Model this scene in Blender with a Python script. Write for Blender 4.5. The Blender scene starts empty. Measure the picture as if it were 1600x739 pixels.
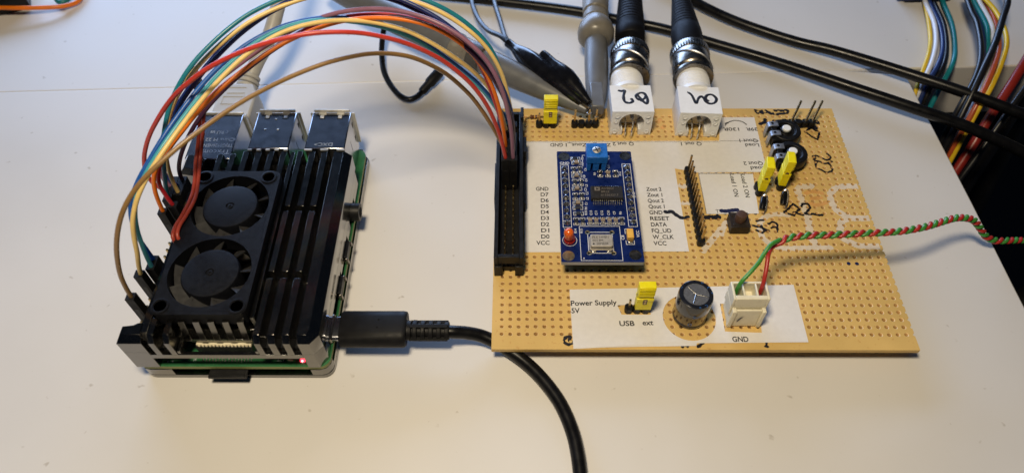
import bpy, bmesh, math, random
from math import sin, cos, pi, radians, sqrt, atan2
from mathutils import Matrix, Vector
random.seed(7)
S = 0.001                      # the whole model is written in millimetres
SC = bpy.context.scene
COL = SC.collection

# ---------------------------------------------------------------- camera
cd = bpy.data.cameras.new('camera'); cam = bpy.data.objects.new('camera', cd); COL.objects.link(cam)
cd.sensor_width = 36.0; cd.lens = 25.78
cd.clip_start = 0.01; cd.clip_end = 20
cam.matrix_world = Matrix([[0.999967, -0.001085, 0.008109, 0.004788], [0.005731, 0.800291, -0.599584, -0.107122], [-0.005839, 0.599611, 0.80027, 0.191003], [0, 0, 0, 1]])
cd.dof.use_dof = True; cd.dof.focus_distance = 0.232; cd.dof.aperture_fstop = 15.0
SC.camera = cam
# ---------------------------------------------------------------- light
W = bpy.data.worlds.new('World'); SC.world = W; W.use_nodes = True
bg = W.node_tree.nodes['Background']; bg.inputs[0].default_value = (0.4, 0.6, 1.0, 1); bg.inputs[1].default_value = 0.022
def area(name, loc, target, size, power, col, size_y=None, shape='DISK'):
    l = bpy.data.lights.new(name, 'AREA'); l.energy = power; l.color = col; l.size = size
    l.shape = shape
    if size_y: l.shape = 'RECTANGLE'; l.size_y = size_y
    o = bpy.data.objects.new(name, l); COL.objects.link(o); o.location = loc
    o.rotation_euler = (Vector(target) - Vector(loc)).to_track_quat('-Z', 'Y').to_euler()
    return o
area('ceiling_lamp', (-0.045, -0.07, 0.37), (0.0, 0.02, 0), 0.07, 1.33, (1.0, 0.845, 0.60))
area('window_light', (-0.24, 0.71, 0.19), (0.0, 0.03, 0), 0.8, 7.4, (0.42, 0.61, 1.0), 0.3)
SC.view_settings.view_transform = 'Standard'; SC.view_settings.look = 'None'
SC.view_settings.exposure = 0.0; SC.view_settings.gamma = 1.0
SC.cycles.max_bounces = 8; SC.cycles.sample_clamp_indirect = 4.0
SC.cycles.caustics_reflective = False; SC.cycles.caustics_refractive = False

# ---------------------------------------------------------------- materials
def mat(name, col, rough=0.5, metal=0.0, spec=0.5, var=0.12, vscale=300.0, bump=0.0, bscale=2500.0, emit=None, trans=0.0, coat=0.0, rvar=1.0):
    m = bpy.data.materials.new(name); m.use_nodes = True
    nt = m.node_tree; b = nt.nodes['Principled BSDF']
    b.inputs['Roughness'].default_value = rough; b.inputs['Metallic'].default_value = metal
    b.inputs['Specular IOR Level'].default_value = spec
    b.inputs['Transmission Weight'].default_value = trans
    b.inputs['Coat Weight'].default_value = coat; b.inputs['Coat Roughness'].default_value = 0.12
    tc = nt.nodes.new('ShaderNodeTexCoord')
    n = nt.nodes.new('ShaderNodeTexNoise'); n.inputs['Scale'].default_value = vscale; n.inputs['Detail'].default_value = 5
    nt.links.new(tc.outputs['Object'], n.inputs['Vector'])
    r = nt.nodes.new('ShaderNodeMapRange'); r.inputs[1].default_value = 0.3; r.inputs[2].default_value = 0.7
    r.inputs[3].default_value = 1 - var; r.inputs[4].default_value = 1 + var
    nt.links.new(n.outputs['Fac'], r.inputs[0])
    v = nt.nodes.new('ShaderNodeVectorMath'); v.operation = 'SCALE'; v.inputs[0].default_value = col
    nt.links.new(r.outputs[0], v.inputs['Scale']); nt.links.new(v.outputs[0], b.inputs['Base Color'])
    rr = nt.nodes.new('ShaderNodeMapRange'); rr.inputs[1].default_value = 0.3; rr.inputs[2].default_value = 0.7
    rr.inputs[3].default_value = max(0.03, rough - 0.06 * rvar); rr.inputs[4].default_value = min(1, rough + 0.08 * rvar)
    nt.links.new(n.outputs['Fac'], rr.inputs[0]); nt.links.new(rr.outputs[0], b.inputs['Roughness'])
    if bump:
        n2 = nt.nodes.new('ShaderNodeTexNoise'); n2.inputs['Scale'].default_value = bscale; n2.inputs['Detail'].default_value = 3
        nt.links.new(tc.outputs['Object'], n2.inputs['Vector'])
        bp = nt.nodes.new('ShaderNodeBump'); bp.inputs['Strength'].default_value = bump; bp.inputs['Distance'].default_value = 0.0002
        nt.links.new(n2.outputs['Fac'], bp.inputs['Height']); nt.links.new(bp.outputs[0], b.inputs['Normal'])
    if emit:
        b.inputs['Emission Color'].default_value = (*emit[0], 1); b.inputs['Emission Strength'].default_value = emit[1]
    return m
def specks(m, col, scale, thr, amount=1.0):
    """scattered dirt specks of their own colour mixed over the base colour"""
    nt = m.node_tree; b = nt.nodes['Principled BSDF']; old = b.inputs['Base Color'].links[0].from_socket
    tc = nt.nodes.new('ShaderNodeTexCoord'); n = nt.nodes.new('ShaderNodeTexNoise')
    n.inputs['Scale'].default_value = scale; n.inputs['Detail'].default_value = 2
    nt.links.new(tc.outputs['Object'], n.inputs['Vector'])
    r = nt.nodes.new('ShaderNodeMapRange'); r.inputs[1].default_value = thr; r.inputs[2].default_value = thr + 0.06; r.inputs[4].default_value = amount
    nt.links.new(n.outputs['Fac'], r.inputs[0])
    mx = nt.nodes.new('ShaderNodeMix'); mx.data_type = 'RGBA'
    nt.links.new(r.outputs[0], mx.inputs[0]); nt.links.new(old, mx.inputs[6]); mx.inputs[7].default_value = (*col, 1)
    nt.links.new(mx.outputs[2], b.inputs['Base Color'])
    return m
M = {}
M['desk'] = specks(specks(mat('white_laminate', (0.70, 0.68, 0.66), 0.42, var=0.035, vscale=14, bump=0.05, bscale=900), (0.45, 0.41, 0.36), 260, 0.715, 0.7), (0.5, 0.47, 0.42), 700, 0.735, 0.5)
M['desk_edge'] = mat('laminate_edge', (0.52, 0.50, 0.47), 0.5, var=0.05, vscale=30)
M['floor'] = mat('dark_floor', (0.006, 0.006, 0.007), 0.9, spec=0.1)
M['phenolic'] = specks(mat('phenolic_board', (0.67, 0.445, 0.145), 0.5, var=0.08, vscale=70, bump=0.06), (0.50, 0.24, 0.06), 900, 0.66, 0.5)
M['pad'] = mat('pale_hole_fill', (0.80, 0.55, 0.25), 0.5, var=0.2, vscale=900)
M['silk'] = specks(mat('white_board_print', (0.70, 0.60, 0.47), 0.6, var=0.08, vscale=500), (0.62, 0.48, 0.28), 1500, 0.62, 0.6)
M['stain'] = mat('orange_stain', (0.66, 0.35, 0.11), 0.6)
M['paper'] = mat('paper', (0.74, 0.72, 0.71), 0.85, var=0.03, vscale=600, bump=0.25, bscale=3500, spec=0.2)
M['ink'] = mat('printer_ink', (0.02, 0.02, 0.022), 0.7, var=0.3, vscale=3000)
M['marker'] = mat('black_marker', (0.008, 0.007, 0.012), 0.45, var=0.3, vscale=1500)
M['bluemarker'] = mat('blue_marker', (0.012, 0.016, 0.07), 0.45, var=0.3, vscale=1500)
M['anod'] = mat('black_anodised_aluminium', (0.165, 0.16, 0.15), 0.19, metal=1.0, var=0.05, vscale=400, coat=0.6, rvar=0.3)
M['tab'] = mat('tin_painted_sheen', (0.62, 0.61, 0.58), 0.35, metal=0.35, var=0.08, vscale=800)  # pale, barely metallic: the lamp's reflection is put into the colour
M['boot'] = mat('black_rubber_boot', (0.006, 0.006, 0.008), 0.55, spec=0.16, var=0.15, vscale=500)
M['hole'] = mat('hole_floor_shade', (0.28, 0.17, 0.065), 0.8, spec=0.1, var=0.25, vscale=700)  # brown floor paints the darkness seen down an open through-hole
M['anod_cut'] = mat('machined_dark_aluminium', (0.10, 0.097, 0.09), 0.5, metal=0.0, var=0.1, vscale=1500, bump=0.1, bscale=5000)
M['blackpl'] = mat('black_plastic', (0.008, 0.008, 0.009), 0.42, spec=0.28, var=0.2, vscale=600, bump=0.08, bscale=5000)
M['fanpl'] = mat('fan_plastic', (0.006, 0.0065, 0.009), 0.45, spec=0.14, var=0.2, vscale=700, bump=0.25, bscale=3500)
M['blade'] = mat('fan_blade_plastic', (0.04, 0.04, 0.042), 0.32, var=0.2, vscale=700)
M['rubber'] = mat('matte_black_plastic', (0.007, 0.007, 0.008), 0.5, spec=0.2, var=0.15, vscale=500, bump=0.2, bscale=4500)
M['cable'] = mat('black_cable_jacket', (0.005, 0.005, 0.006), 0.30, spec=0.3, var=0.2, vscale=300)
M['nickel'] = mat('nickel', (0.29, 0.262, 0.225), 0.28, metal=1.0, var=0.12, vscale=600, bump=0.05)
M['steel'] = mat('tin_plated_steel', (0.50, 0.51, 0.55), 0.20, metal=1.0, var=0.05, vscale=300, rvar=0.15)
M['bright'] = mat('bright_solder', (0.75, 0.73, 0.70), 0.25, metal=1.0, var=0.15, vscale=1500)
M['gold'] = mat('gold_pin', (0.55, 0.42, 0.22), 0.28, metal=1.0, var=0.15, vscale=1500)
M['ngold'] = mat('gilt_pad', (0.62, 0.52, 0.33), 0.35, metal=1.0, var=0.15, vscale=1500)
M['pcbgreen'] = mat('green_solder_mask', (0.03, 0.16, 0.06), 0.35, var=0.15, vscale=500)
M['pcbedge'] = mat('fibreglass_edge', (0.25, 0.27, 0.10), 0.6)
M['pcbblue'] = mat('blue_solder_mask', (0.004, 0.014, 0.10), 0.30, spec=0.35, var=0.18, vscale=500)
M['pcbside'] = mat('grey_fibreglass_edge', (0.33, 0.34, 0.36), 0.7)
M['print'] = mat('white_silk_print', (0.70, 0.72, 0.75), 0.6, var=0.05)
M['dim'] = mat('laser_marking', (0.16, 0.14, 0.12), 0.6)
M['etch'] = mat('etched_marking', (0.32, 0.36, 0.42), 0.6)
M['chip'] = mat('chip_epoxy', (0.022, 0.020, 0.019), 0.55, spec=0.25, var=0.15, vscale=1200, bump=0.2, bscale=6000)
M['resbody'] = mat('resistor_black', (0.02, 0.02, 0.022), 0.4)
M['capbody'] = mat('ceramic_capacitor', (0.26, 0.20, 0.14), 0.45)
M['tant'] = mat('tantalum_yellow', (0.75, 0.42, 0.07), 0.4)
M['trim'] = mat('blue_trimmer_plastic', (0.008, 0.13, 0.50), 0.42, var=0.15, vscale=900, bump=0.25, bscale=4000)
M['screw'] = mat('trimmer_screw', (0.55, 0.50, 0.44), 0.4, metal=0.7)
M['led'] = mat('red_led_epoxy', (1.0, 0.17, 0.02), 0.12, var=0.05, coat=0.5, trans=0.25)
M['ledbase'] = mat('red_led_body', (0.45, 0.02, 0.008), 0.18, trans=0.35)
M['ledon'] = mat('lit_led', (1, 0.1, 0.12), 0.4, emit=((1.0, 0.03, 0.06), 4.0))
M['leddot'] = mat('lit_led_die', (1, 0.8, 0.8), 0.4, emit=((1.0, 0.45, 0.45), 3.0))
M['yellow'] = mat('yellow_jumper_plastic', (0.86, 0.74, 0.008), 0.36, var=0.06, vscale=800, bump=0.1)
M['white'] = mat('white_plastic', (0.83, 0.84, 0.86), 0.38, var=0.03, vscale=500, bump=0.06)
M['cream'] = mat('cream_nylon', (0.79, 0.74, 0.58), 0.42, var=0.04, vscale=500, bump=0.05)
M['ivory'] = mat('ivory_plastic', (0.80, 0.72, 0.52), 0.45)
M['netgrey'] = mat('light_grey_plastic', (0.44, 0.43, 0.41), 0.42, var=0.05, vscale=400)
M['probe'] = mat('grey_probe_plastic', (0.125, 0.128, 0.135), 0.38, var=0.08, vscale=250, bump=0.05)
M['probedark'] = mat('dark_grey_probe_ring', (0.065, 0.062, 0.058), 0.4)
M['probelight'] = mat('translucent_grey_collar', (0.19, 0.175, 0.15), 0.32)
M['gloss'] = mat('glossy_black_vinyl', (0.006, 0.006, 0.008), 0.17, spec=0.6, var=0.2)
M['sleeve'] = mat('capacitor_sleeve', (0.012, 0.014, 0.022), 0.16, var=0.2, vscale=500, coat=0.6)
M['sleeveblue'] = mat('capacitor_print', (0.03, 0.12, 0.36), 0.3)
M['captop'] = mat('capacitor_aluminium', (0.11, 0.115, 0.13), 0.5, metal=0.25, var=0.25, vscale=1500, bump=0.2, bscale=6000)
M['can'] = mat('brushed_can', (0.46, 0.42, 0.36), 0.5, metal=0.4, var=0.12, vscale=900)
M['brownpl'] = mat('brown_button', (0.075, 0.038, 0.026), 0.5)
M['btnbody'] = mat('dark_brown_button_body', (0.022, 0.016, 0.013), 0.5, spec=0.3)
M['resbrown'] = mat('resistor_brown', (0.10, 0.03, 0.015), 0.35)
M['zinc'] = mat('dull_zinc', (0.42, 0.43, 0.46), 0.42, metal=0.85, var=0.2, vscale=900)
WC = dict(red=(0.55, 0.045, 0.03), crimson=(0.48, 0.02, 0.03), orange=(0.85, 0.19, 0.008), yellow=(0.85, 0.61, 0.22),
          teal=(0.012, 0.20, 0.27), navy=(0.008, 0.02, 0.13), blue=(0.012, 0.10, 0.40), cyan=(0.06, 0.36, 0.46), mauve=(0.26, 0.12, 0.19),
          purple=(0.05, 0.018, 0.045), brown=(0.27, 0.155, 0.055), fanred=(0.42, 0.06, 0.035),
          twred=(0.42, 0.03, 0.025), twgreen=(0.05, 0.25, 0.04), bright_yellow=(0.72, 0.48, 0.02), white=(0.66, 0.68, 0.74),
          rust=(0.42, 0.08, 0.025), darkblue=(0.015, 0.035, 0.15), black=(0.008, 0.008, 0.01), sea=(0.01, 0.20, 0.24), tan=(0.50, 0.26, 0.12), scarlet=(0.24, 0.018, 0.012))
for k, c in WC.items(): M['w_' + k] = mat('wire_' + k, c, 0.33, var=0.08, vscale=200, bump=0.03)

# ---------------------------------------------------------------- mesh tools
class MB:
    def __init__(s): s.v = []; s.f = []; s.sm = []; s.mi = []; s.m = 0
    def face(s, idx, smooth=False): s.f.append(idx); s.sm.append(smooth); s.mi.append(s.m)
    def add(s, verts, faces, smooth=False):
        o = len(s.v); s.v += [tuple(v) for v in verts]
        for f in faces: s.face([o + i for i in f], smooth)
        return s
    def box(s, x0, x1, y0, y1, z0, z1):
        v = [(x, y, z) for z in (z0, z1) for y in (y0, y1) for x in (x0, x1)]
        return s.add(v, [(0, 2, 3, 1), (4, 5, 7, 6), (0, 1, 5, 4), (2, 6, 7, 3), (0, 4, 6, 2), (1, 3, 7, 5)])
    def loft(s, p0, z0, p1, z1, caps=True):
        n = len(p0); v = [(x, y, z0) for x, y in p0] + [(x, y, z1) for x, y in p1]
        f = [(i, (i + 1) % n, n + (i + 1) % n, n + i) for i in range(n)]
        if caps: f += [tuple(range(n))[::-1], tuple(range(n, 2 * n))]
        return s.add(v, f)
    def prism(s, p, z0, z1): return s.loft(p, z0, p, z1)
    def prism_x(s, p, x0, x1):      # p in (y,z)
        n = len(p); v = [(x0, y, z) for y, z in p] + [(x1, y, z) for y, z in p]
        return s.add(v, [(i, (i + 1) % n, n + (i + 1) % n, n + i) for i in range(n)] + [tuple(range(n))[::-1], tuple(range(n, 2 * n))])
    def prism_y(s, p, y0, y1):      # p in (x,z)
        n = len(p); v = [(x, y0, z) for x, z in p] + [(x, y1, z) for x, z in p]
        return s.add(v, [(i, (i + 1) % n, n + (i + 1) % n, n + i) for i in range(n)] + [tuple(range(n))[::-1], tuple(range(n, 2 * n))])
    def lathe(s, prof, org, axis=(0, 0, 1), n=28, ell=1.0, knurl=None):
        """prof: (radius, height along axis)"""
        a = Vector(axis).normalized(); t = Vector((0, 0, 1)) if abs(a.z) < 0.9 else Vector((1, 0, 0))
        u = a.cross(t).normalized(); w = a.cross(u).normalized() ; o = Vector(org)
        base = len(s.v)
        for r, h in prof:
            for i in range(n):
                q = r * (1 - (knurl if (knurl and i % 2) else 0)); th = 2 * pi * i / n
                s.v.append(tuple(o + a * h + u * (q * cos(th)) + w * (q * ell * sin(th))))
        for k in range(len(prof) - 1):
            for i in range(n):
                j = (i + 1) % n
                s.face([base + k * n + i, base + k * n + j, base + (k + 1) * n + j, base + (k + 1) * n + i], not knurl)
        s.face([base + i for i in range(n)][::-1]); s.face([base + (len(prof) - 1) * n + i for i in range(n)])
        return s
    def cyl(s, c, r, h, axis=(0, 0, 1), n=24, r1=None): return s.lathe([(r, 0), (r if r1 is None else r1, h)], c, axis, n)
    def sphere(s, c, r, n=14, sz=1.0):
        pr = [(max(r * sin(pi * i / 8), r * .02), -r * sz * cos(pi * i / 8)) for i in range(9)]
        return s.lathe(pr, c, (0, 0, 1), n)
    def tube(s, pts, r, n=10, res=6, flat=None, taper=None, raw=False):
        P = [Vector(p) for p in pts] if raw else smooth_path(pts, res)
        N = len(P); base = len(s.v); prev = None
        for i, p in enumerate(P):
            t = (P[min(i + 1, N - 1)] - P[max(i - 1, 0)]).normalized()
            if flat:
                u = Vector((-t.y, t.x, 0)).normalized(); w = Vector((0, 0, 1))
            else:
                if prev is None:
                    ref = Vector((0, 0, 1)) if abs(t.z) < 0.9 else Vector((1, 0, 0))
                    u = t.cross(ref).normalized()
                else: u = (prev - t * prev.dot(t)).normalized()
                prev = u; w = t.cross(u).normalized()
            rr = r(i / (N - 1)) if callable(r) else r
            for k in range(n):
                th = 2 * pi * k / n
                s.v.append(tuple(p + u * (rr * cos(th)) + w * ((flat if flat else rr) * sin(th))))
        for i in range(N - 1):
            for k in range(n):
                j = (k + 1) % n
                s.face([base + i * n + k, base + i * n + j, base + (i + 1) * n + j, base + (i + 1) * n + k], True)
        s.face([base + k for k in range(n)][::-1]); s.face([base + (N - 1) * n + k for k in range(n)])
        return s
    def stroke(s, pts, w=1.0, z=0.0, h=0.05, res=5, sharp=False):
        pts3 = [(x, y, z) for x, y in pts]
        if sharp:
            for a, b in zip(pts3[:-1], pts3[1:]): s.stroke([a[:2], ((a[0] + b[0]) / 2, (a[1] + b[1]) / 2), b[:2]], w, z, h)
            return s
        n0 = len(s.v)
        P = smooth_path(pts3, res)
        rr = lambda t: w / 2 * (0.55 if t < .02 or t > .98 else 1.0) * (0.92 + 0.1 * sin(37 * t + pts[0][0]))
        return s.tube([tuple(p) for p in P], lambda t: rr(t) * 1.18, 8, flat=h, raw=True)
    def paint(s, strokes, z=0.03, step=0.17, hole=0.60):
        """thin coat on the perforated sheet: covers the stroke but leaves every hole open"""
        done = set(); vid = {}
        def vert(i, j):
            if (i, j) not in vid: vid[(i, j)] = len(s.v); s.v.append((i * step, j * step, z))
            return vid[(i, j)]
        for pts, w in strokes:
            P = smooth_path([(x, y, 0) for x, y in pts], 5)
            for a, b in zip(P[:-1], P[1:]):
                q = w * .62
                d = b - a; L2 = max(d.length_squared, 1e-9)
                for i in range(int((min(a.x, b.x) - q) / step) - 1, int((max(a.x, b.x) + q) / step) + 2):
                    for j in range(int((min(a.y, b.y) - q) / step) - 1, int((max(a.y, b.y) + q) / step) + 2):
                        if (i, j) in done: continue
                        c = Vector(((i + .5) * step, (j + .5) * step, 0)); t = min(1, max(0, (c - a).dot(d) / L2))
                        if (a + d * t - c).length > w / 2 + .10 * sin(c.x * 2.3 + c.y * 3.1): continue
                        hx, hy = c.x / 2.54, c.y / 2.54
                        if c.x > 120.9: continue
                        if sqrt((hx - round(hx)) ** 2 + (hy - round(hy)) ** 2) * 2.54 < hole: continue
                        done.add((i, j)); s.face([vert(i, j), vert(i + 1, j), vert(i + 1, j + 1), vert(i, j + 1)])
        return s
    def text(s, txt, x, y, z, h, w=None, rot=0, bold=0.0, align='L'):
        """flat printed text; h = cap height, w = total width, (x, y) = baseline start"""
        cu = bpy.data.curves.new('t', 'FONT'); cu.body = txt; cu.size = 1.0; cu.offset = bold; cu.resolution_u = 3
        o = bpy.data.objects.new('t', cu); COL.objects.link(o)
        dg = bpy.context.evaluated_depsgraph_get(); dg.update()
        me = bpy.data.meshes.new_from_object(o.evaluated_get(dg))
        vs = [v.co.copy() for v in me.vertices]; fs = [tuple(p.vertices) for p in me.polygons]
        bpy.data.objects.remove(o); bpy.data.curves.remove(cu); bpy.data.meshes.remove(me)
        if not vs: return s
        x0 = min(v.x for v in vs); x1 = max(v.x for v in vs)
        sy = h / 0.70; sx = (w / (x1 - x0)) if w else sy
        off = {'L': 0, 'R': -(x1 - x0) * sx, 'C': -(x1 - x0) * sx / 2}[align]
        c, q = cos(radians(rot)), sin(radians(rot))
        out = []
        for v in vs:
            a = (v.x - x0) * sx + off; b = v.y * sy
            out.append((x + a * c - b * q, y + a * q + b * c, z))
        return s.add(out, fs)
    def xform(s, fn, start=0):
        s.v[start:] = [fn(*v) for v in s.v[start:]]; return s
    def build(s, name, m, parent=None, at=(0, 0, 0), bevel=0.0, seg=2, normals=True):
        ms = m if isinstance(m, (list, tuple)) else [m]
        root = parent
        while root is not None and root.parent is not None: root = root.parent
        o0 = Vector(root['_at']) if root is not None else Vector(at)
        me = bpy.data.meshes.new(name)
        me.from_pydata([tuple((Vector(v) - o0) * S) for v in s.v], [], s.f)
        me.polygons.foreach_set('use_smooth', s.sm); me.polygons.foreach_set('material_index', s.mi)
        if normals:
            bm = bmesh.new(); bm.from_mesh(me); bmesh.ops.recalc_face_normals(bm, faces=bm.faces); bm.to_mesh(me); bm.free()
        me.set_sharp_from_angle(angle=radians(42))
        for k in ms: me.materials.append(M[k])
        o = bpy.data.objects.new(name, me); COL.objects.link(o)
        if parent is not None: o.parent = parent
        else: o.location = o0 * S; o['_at'] = tuple(o0)
        if bevel:
            b = o.modifiers.new('bevel', 'BEVEL'); b.width = bevel * S; b.segments = seg; b.limit_method = 'ANGLE'; b.angle_limit = radians(35)
            b.harden_normals = False
        return o
def smooth_path(pts, res=6):
    P = [Vector(p) for p in pts]; out = []
    if len(P) < 3: return [P[0] + (P[-1] - P[0]) * (i / 4) for i in range(5)]
    E = [P[0] * 2 - P[1]] + P + [P[-1] * 2 - P[-2]]
    for i in range(1, len(E) - 2):
        p0, p1, p2, p3 = E[i - 1:i + 3]
        for k in range(res):
            t = k / res
            out.append(0.5 * ((2 * p1) + (p2 - p0) * t + (2 * p0 - 5 * p1 + 4 * p2 - p3) * t * t + (3 * p1 - p0 - 3 * p2 + p3) * t ** 3))
    out.append(P[-1]); return out
def plate(loops, z0, z1):
    """flat plate with holes: first loop outer, others holes -> MB"""
    cu = bpy.data.curves.new('p', 'CURVE'); cu.dimensions = '2D'; cu.fill_mode = 'BOTH'; cu.extrude = (z1 - z0) / 2
    for lp in loops:
        sp = cu.splines.new('POLY'); sp.points.add(len(lp) - 1); sp.use_cyclic_u = True
        for p, q in zip(sp.points, lp): p.co = (q[0], q[1], 0, 1)
    o = bpy.data.objects.new('p', cu); COL.objects.link(o)
    dg = bpy.context.evaluated_depsgraph_get(); dg.update()
    me = bpy.data.meshes.new_from_object(o.evaluated_get(dg))
    bm = bmesh.new(); bm.from_mesh(me); bmesh.ops.remove_doubles(bm, verts=bm.verts, dist=1e-4)
    b = MB(); bm.verts.index_update()
    b.add([(v.co.x, v.co.y, v.co.z + (z0 + z1) / 2) for v in bm.verts], [tuple(v.index for v in f.verts) for f in bm.faces])
    bm.free(); bpy.data.objects.remove(o); bpy.data.curves.remove(cu); bpy.data.meshes.remove(me)
    return b
def circ(x, y, r, n=28, a0=0.0): return [(x + r * cos(a0 + 2 * pi * i / n), y + r * sin(a0 + 2 * pi * i / n)) for i in range(n)]
def rrect(x0, x1, y0, y1, r, n=5):
    out = []
    for cx, cy, a in ((x1 - r, y1 - r, 0), (x0 + r, y1 - r, 90), (x0 + r, y0 + r, 180), (x1 - r, y0 + r, 270)):
        out += [(cx + r * cos(radians(a + 90 * i / n)), cy + r * sin(radians(a + 90 * i / n))) for i in range(n + 1)]
    return out
def thing(name, label, cat, at, group=None):
    o = bpy.data.objects.new(name, None); COL.objects.link(o); o.empty_display_size = 0.005
    o.location = Vector(at) * S; o['_at'] = tuple(at); o['label'] = label; o['category'] = cat
    if group: o['group'] = group
    return o
def tag(o, label, cat, group=None):
    o['label'] = label; o['category'] = cat
    if group: o['group'] = group
    return o
def struct(o): o['kind'] = 'structure'; return o
def lab(o, t): o['label'] = t; return o
# ================================================================ setting
TZ = -6.5                                                        # desk top height (board top is 0)
b = MB().prism([(-420, -330), (172, -330), (165.3, -60), (163.0, 20), (162.4, 55), (160.3, 121.6), (135, 124.95), (-420, 103.75)], TZ - 25, TZ)
o = struct(b.build('desk_surface', 'desk', at=(0, 0, TZ), bevel=0.5)); o['label'] = 'white laminate desk top carrying both circuit boards'
b = MB().prism([(-420, 103.9), (420, 136.0), (380, 620), (-420, 620)], TZ - 26, TZ - 0.3)
o = struct(b.build('back_desk_surface', 'desk', at=(0, 150, TZ), bevel=0.6)); o['label'] = 'second white desk top pushed up behind the first'
b = MB(); b.add([(-1500, -1500, -720), (1500, -1500, -720), (1500, 1500, -720), (-1500, 1500, -720)], [(0, 1, 2, 3)])
o = struct(b.build('floor', 'floor', at=(0, 0, -720))); o['label'] = 'dark floor far below the desk edge'

# ================================================================ single board computer in its heatsink case
pi_ = thing('single_board_computer', 'small computer in a black finned heatsink case with two fans on top', 'computer', (-77, 33, TZ))
# bottom shell
b = plate([rrect(-104.8, -49.2, -11.2, 76.5, 3.2)], TZ, -4.7)
out = rrect(-104.8, -49.2, -11.2, 76.5, 3.2)
r1 = [p for p in out]
b.box(-104.8 + .01, -102, -8, 73, -4.7, -1.25)
b.box(-51.6, -49.2, -8, 73, -4.7, -2.9)
b.prism([(-104.8, -8), (-104.4, -9.8), (-103.2, -10.9), (-101.6, -11.2), (-95.3, -11.2), (-97.6, -8)], -4.7, -1.25)
b.prism([(-55.2, -11.2), (-52.4, -11.2), (-50.6, -10.6), (-49.5, -9.2), (-49.2, -7.6), (-53, -7.6)], -4.7, -1.25)
b.box(-103, -51, 73, 76.5, -4.7, -1.6)
b.build('bottom_case', 'anod', pi_, bevel=0.25)
# circuit board
b = plate([rrect(-105, -49.35, -11.0, 74.4, 3.0), circ(-102, -7, 1.4, 16), circ(-53, -7, 1.4, 16)], -1.2, 0.2)
for f in range(len(b.f)):
    zs = [b.v[i][2] for i in b.f[f]]
    b.mi[f] = 1 if max(zs) - min(zs) > .5 else 0
pcb = b.build('circuit_board', ['pcbgreen', 'pcbedge'], pi_)
b = MB(); b.box(-87.3, -71.2, -7.4, -4.6, 0.2, 5.0)
fc = b.build('ribbon_socket', 'blackpl', pcb, bevel=.15)
b = MB(); b.box(-87.0, -71.2, -7.0, -5.4, 5.0, 5.9)
for i in range(15): b.box(-86.4 + i * 1.04, -85.8 + i * 1.04, -7.3, -7.0, 5.0, 5.75)
lab(b.build('ribbon_latch', 'ivory', pcb, bevel=.12), 'ivory ribbon socket latch')
b = MB()
for i in range(16): b.tube([(-86.2 + i * .93, -7.3, 1.6), (-86.2 + i * .93, -8.1, 1.3), (-86.2 + i * .93, -8.5, .4), (-86.2 + i * .93, -9.4, .3)], .2, 6, 3)
b.build('contact', 'bright', pcb)
b = MB(); b.box(-61.6, -60.2, -9.3, -8.3, .2, .75); b.build('status_led', 'capbody', pcb, bevel=.05)
b = MB(); b.box(-58.0, -56.6, -9.5, -8.3, .2, .85); po = b.build('power_led', 'ledon', pcb, bevel=.1); lab(po, 'glowing red power light')
b = MB(); b.sphere((-57.3, -9.45, .75), .34); b.build('led_die', 'leddot', pcb)
b = MB(); b.text('ACT', -64.9, -9.4, .23, .8, 2.2); b.build('board_print', 'print', pcb)
b = MB(); b.text('J4', -89.2, -9.2, .23, .8); b.build('board_print', 'print', pcb)
b = MB(); b.box(-96.6, -96.2, -9.6, -9.2, .2, .3); b.box(-95.2, -94.8, -9.6, -9.2, .2, .3)
b.build('board_print', 'print', pcb)
# heatsink upper case
b = MB()
plan_l = [(-104.8, -11.2), (-97.9, -11.2), (-97.9, -5), (-98.3, -3.6), (-99.4, -6.2), (-100.2, -7.2), (-104.8, -7.8)]
b.prism([(-104.8, -11.2), (-98.0, -11.2), (-98.0, -8), (-104.8, -8)], 0.22, 9.0)                 # ear pillar
b.loft([(-104.8, -11.2), (-98.0, -11.2), (-98.0, -7.8), (-104.8, -7.8)], 9.0, [(-104.8, -11.2), (-98.0, -11.2), (-98.0, -7.8), (-104.8, -7.8)], 14.0)
b.loft([(-104.8, -11.2), (-98.0, -11.2), (-98.0, -6.6), (-100.2, -6.6), (-101.4, -7.4), (-104.8, -7.8)], 14.0, [(-103.5, -9.5), (-98.0, -9.5), (-98.0, -5.6), (-99.6, -6.0), (-100.6, -6.6), (-103.5, -7.0)], 16.2)
b.box(-98.0, -55.3, -11.2, -10.1, 5.6, 7.7)                                                      # front bar
b.box(-98.3, -90.0, -6.5, 57.3, 7.7, 9.6); b.box(-90.0, -88.0, -4.2, 57.3, 7.7, 9.6); b.box(-88.0, -67.4, -4.2, 58.6, 7.7, 9.6); b.box(-67.4, -52, -6.5, 58.6, 7.7, 9.6)   # base plate
b.box(-90.0, -89.2, -11, -4.2, 6.0, 9.4); b.box(-68.2, -67.4, -11, -4.2, 6.0, 9.4)
prof = [(-11.2, 7.7), (-11.2, 14.0), (-9.5, 16.2), (57.0, 16.2), (57.0, 7.7)]
for x0, x1 in ((-96.1, -94.5), (-91.8, -90.2)): b.prism_x([(-11.2, 7.7), (-11.2, 14.0), (-9.5, 16.2), (-4.4, 16.2), (-4.4, 7.7)], x0, x1)
b.prism_x([(-8.8, 7.7), (-8.8, 16.2), (47.5, 16.2), (47.5, 7.7)], -98.3, -96.3)                   # left rail
for x0, x1 in ((-67.2, -65.5), (-63.3, -61.4), (-59.3, -57.4)):                                   # right fins, cut across twice
    b.prism_x([(-11.2, 7.7), (-11.2, 14.0), (-9.5, 16.2), (8.9, 16.2), (8.9, 7.7)], x0, x1)
    b.box(x0, x1, 11.2, 33.4, 9, 16.2); b.box(x0, x1, 35.6, 58.6, 9, 16.2)
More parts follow.
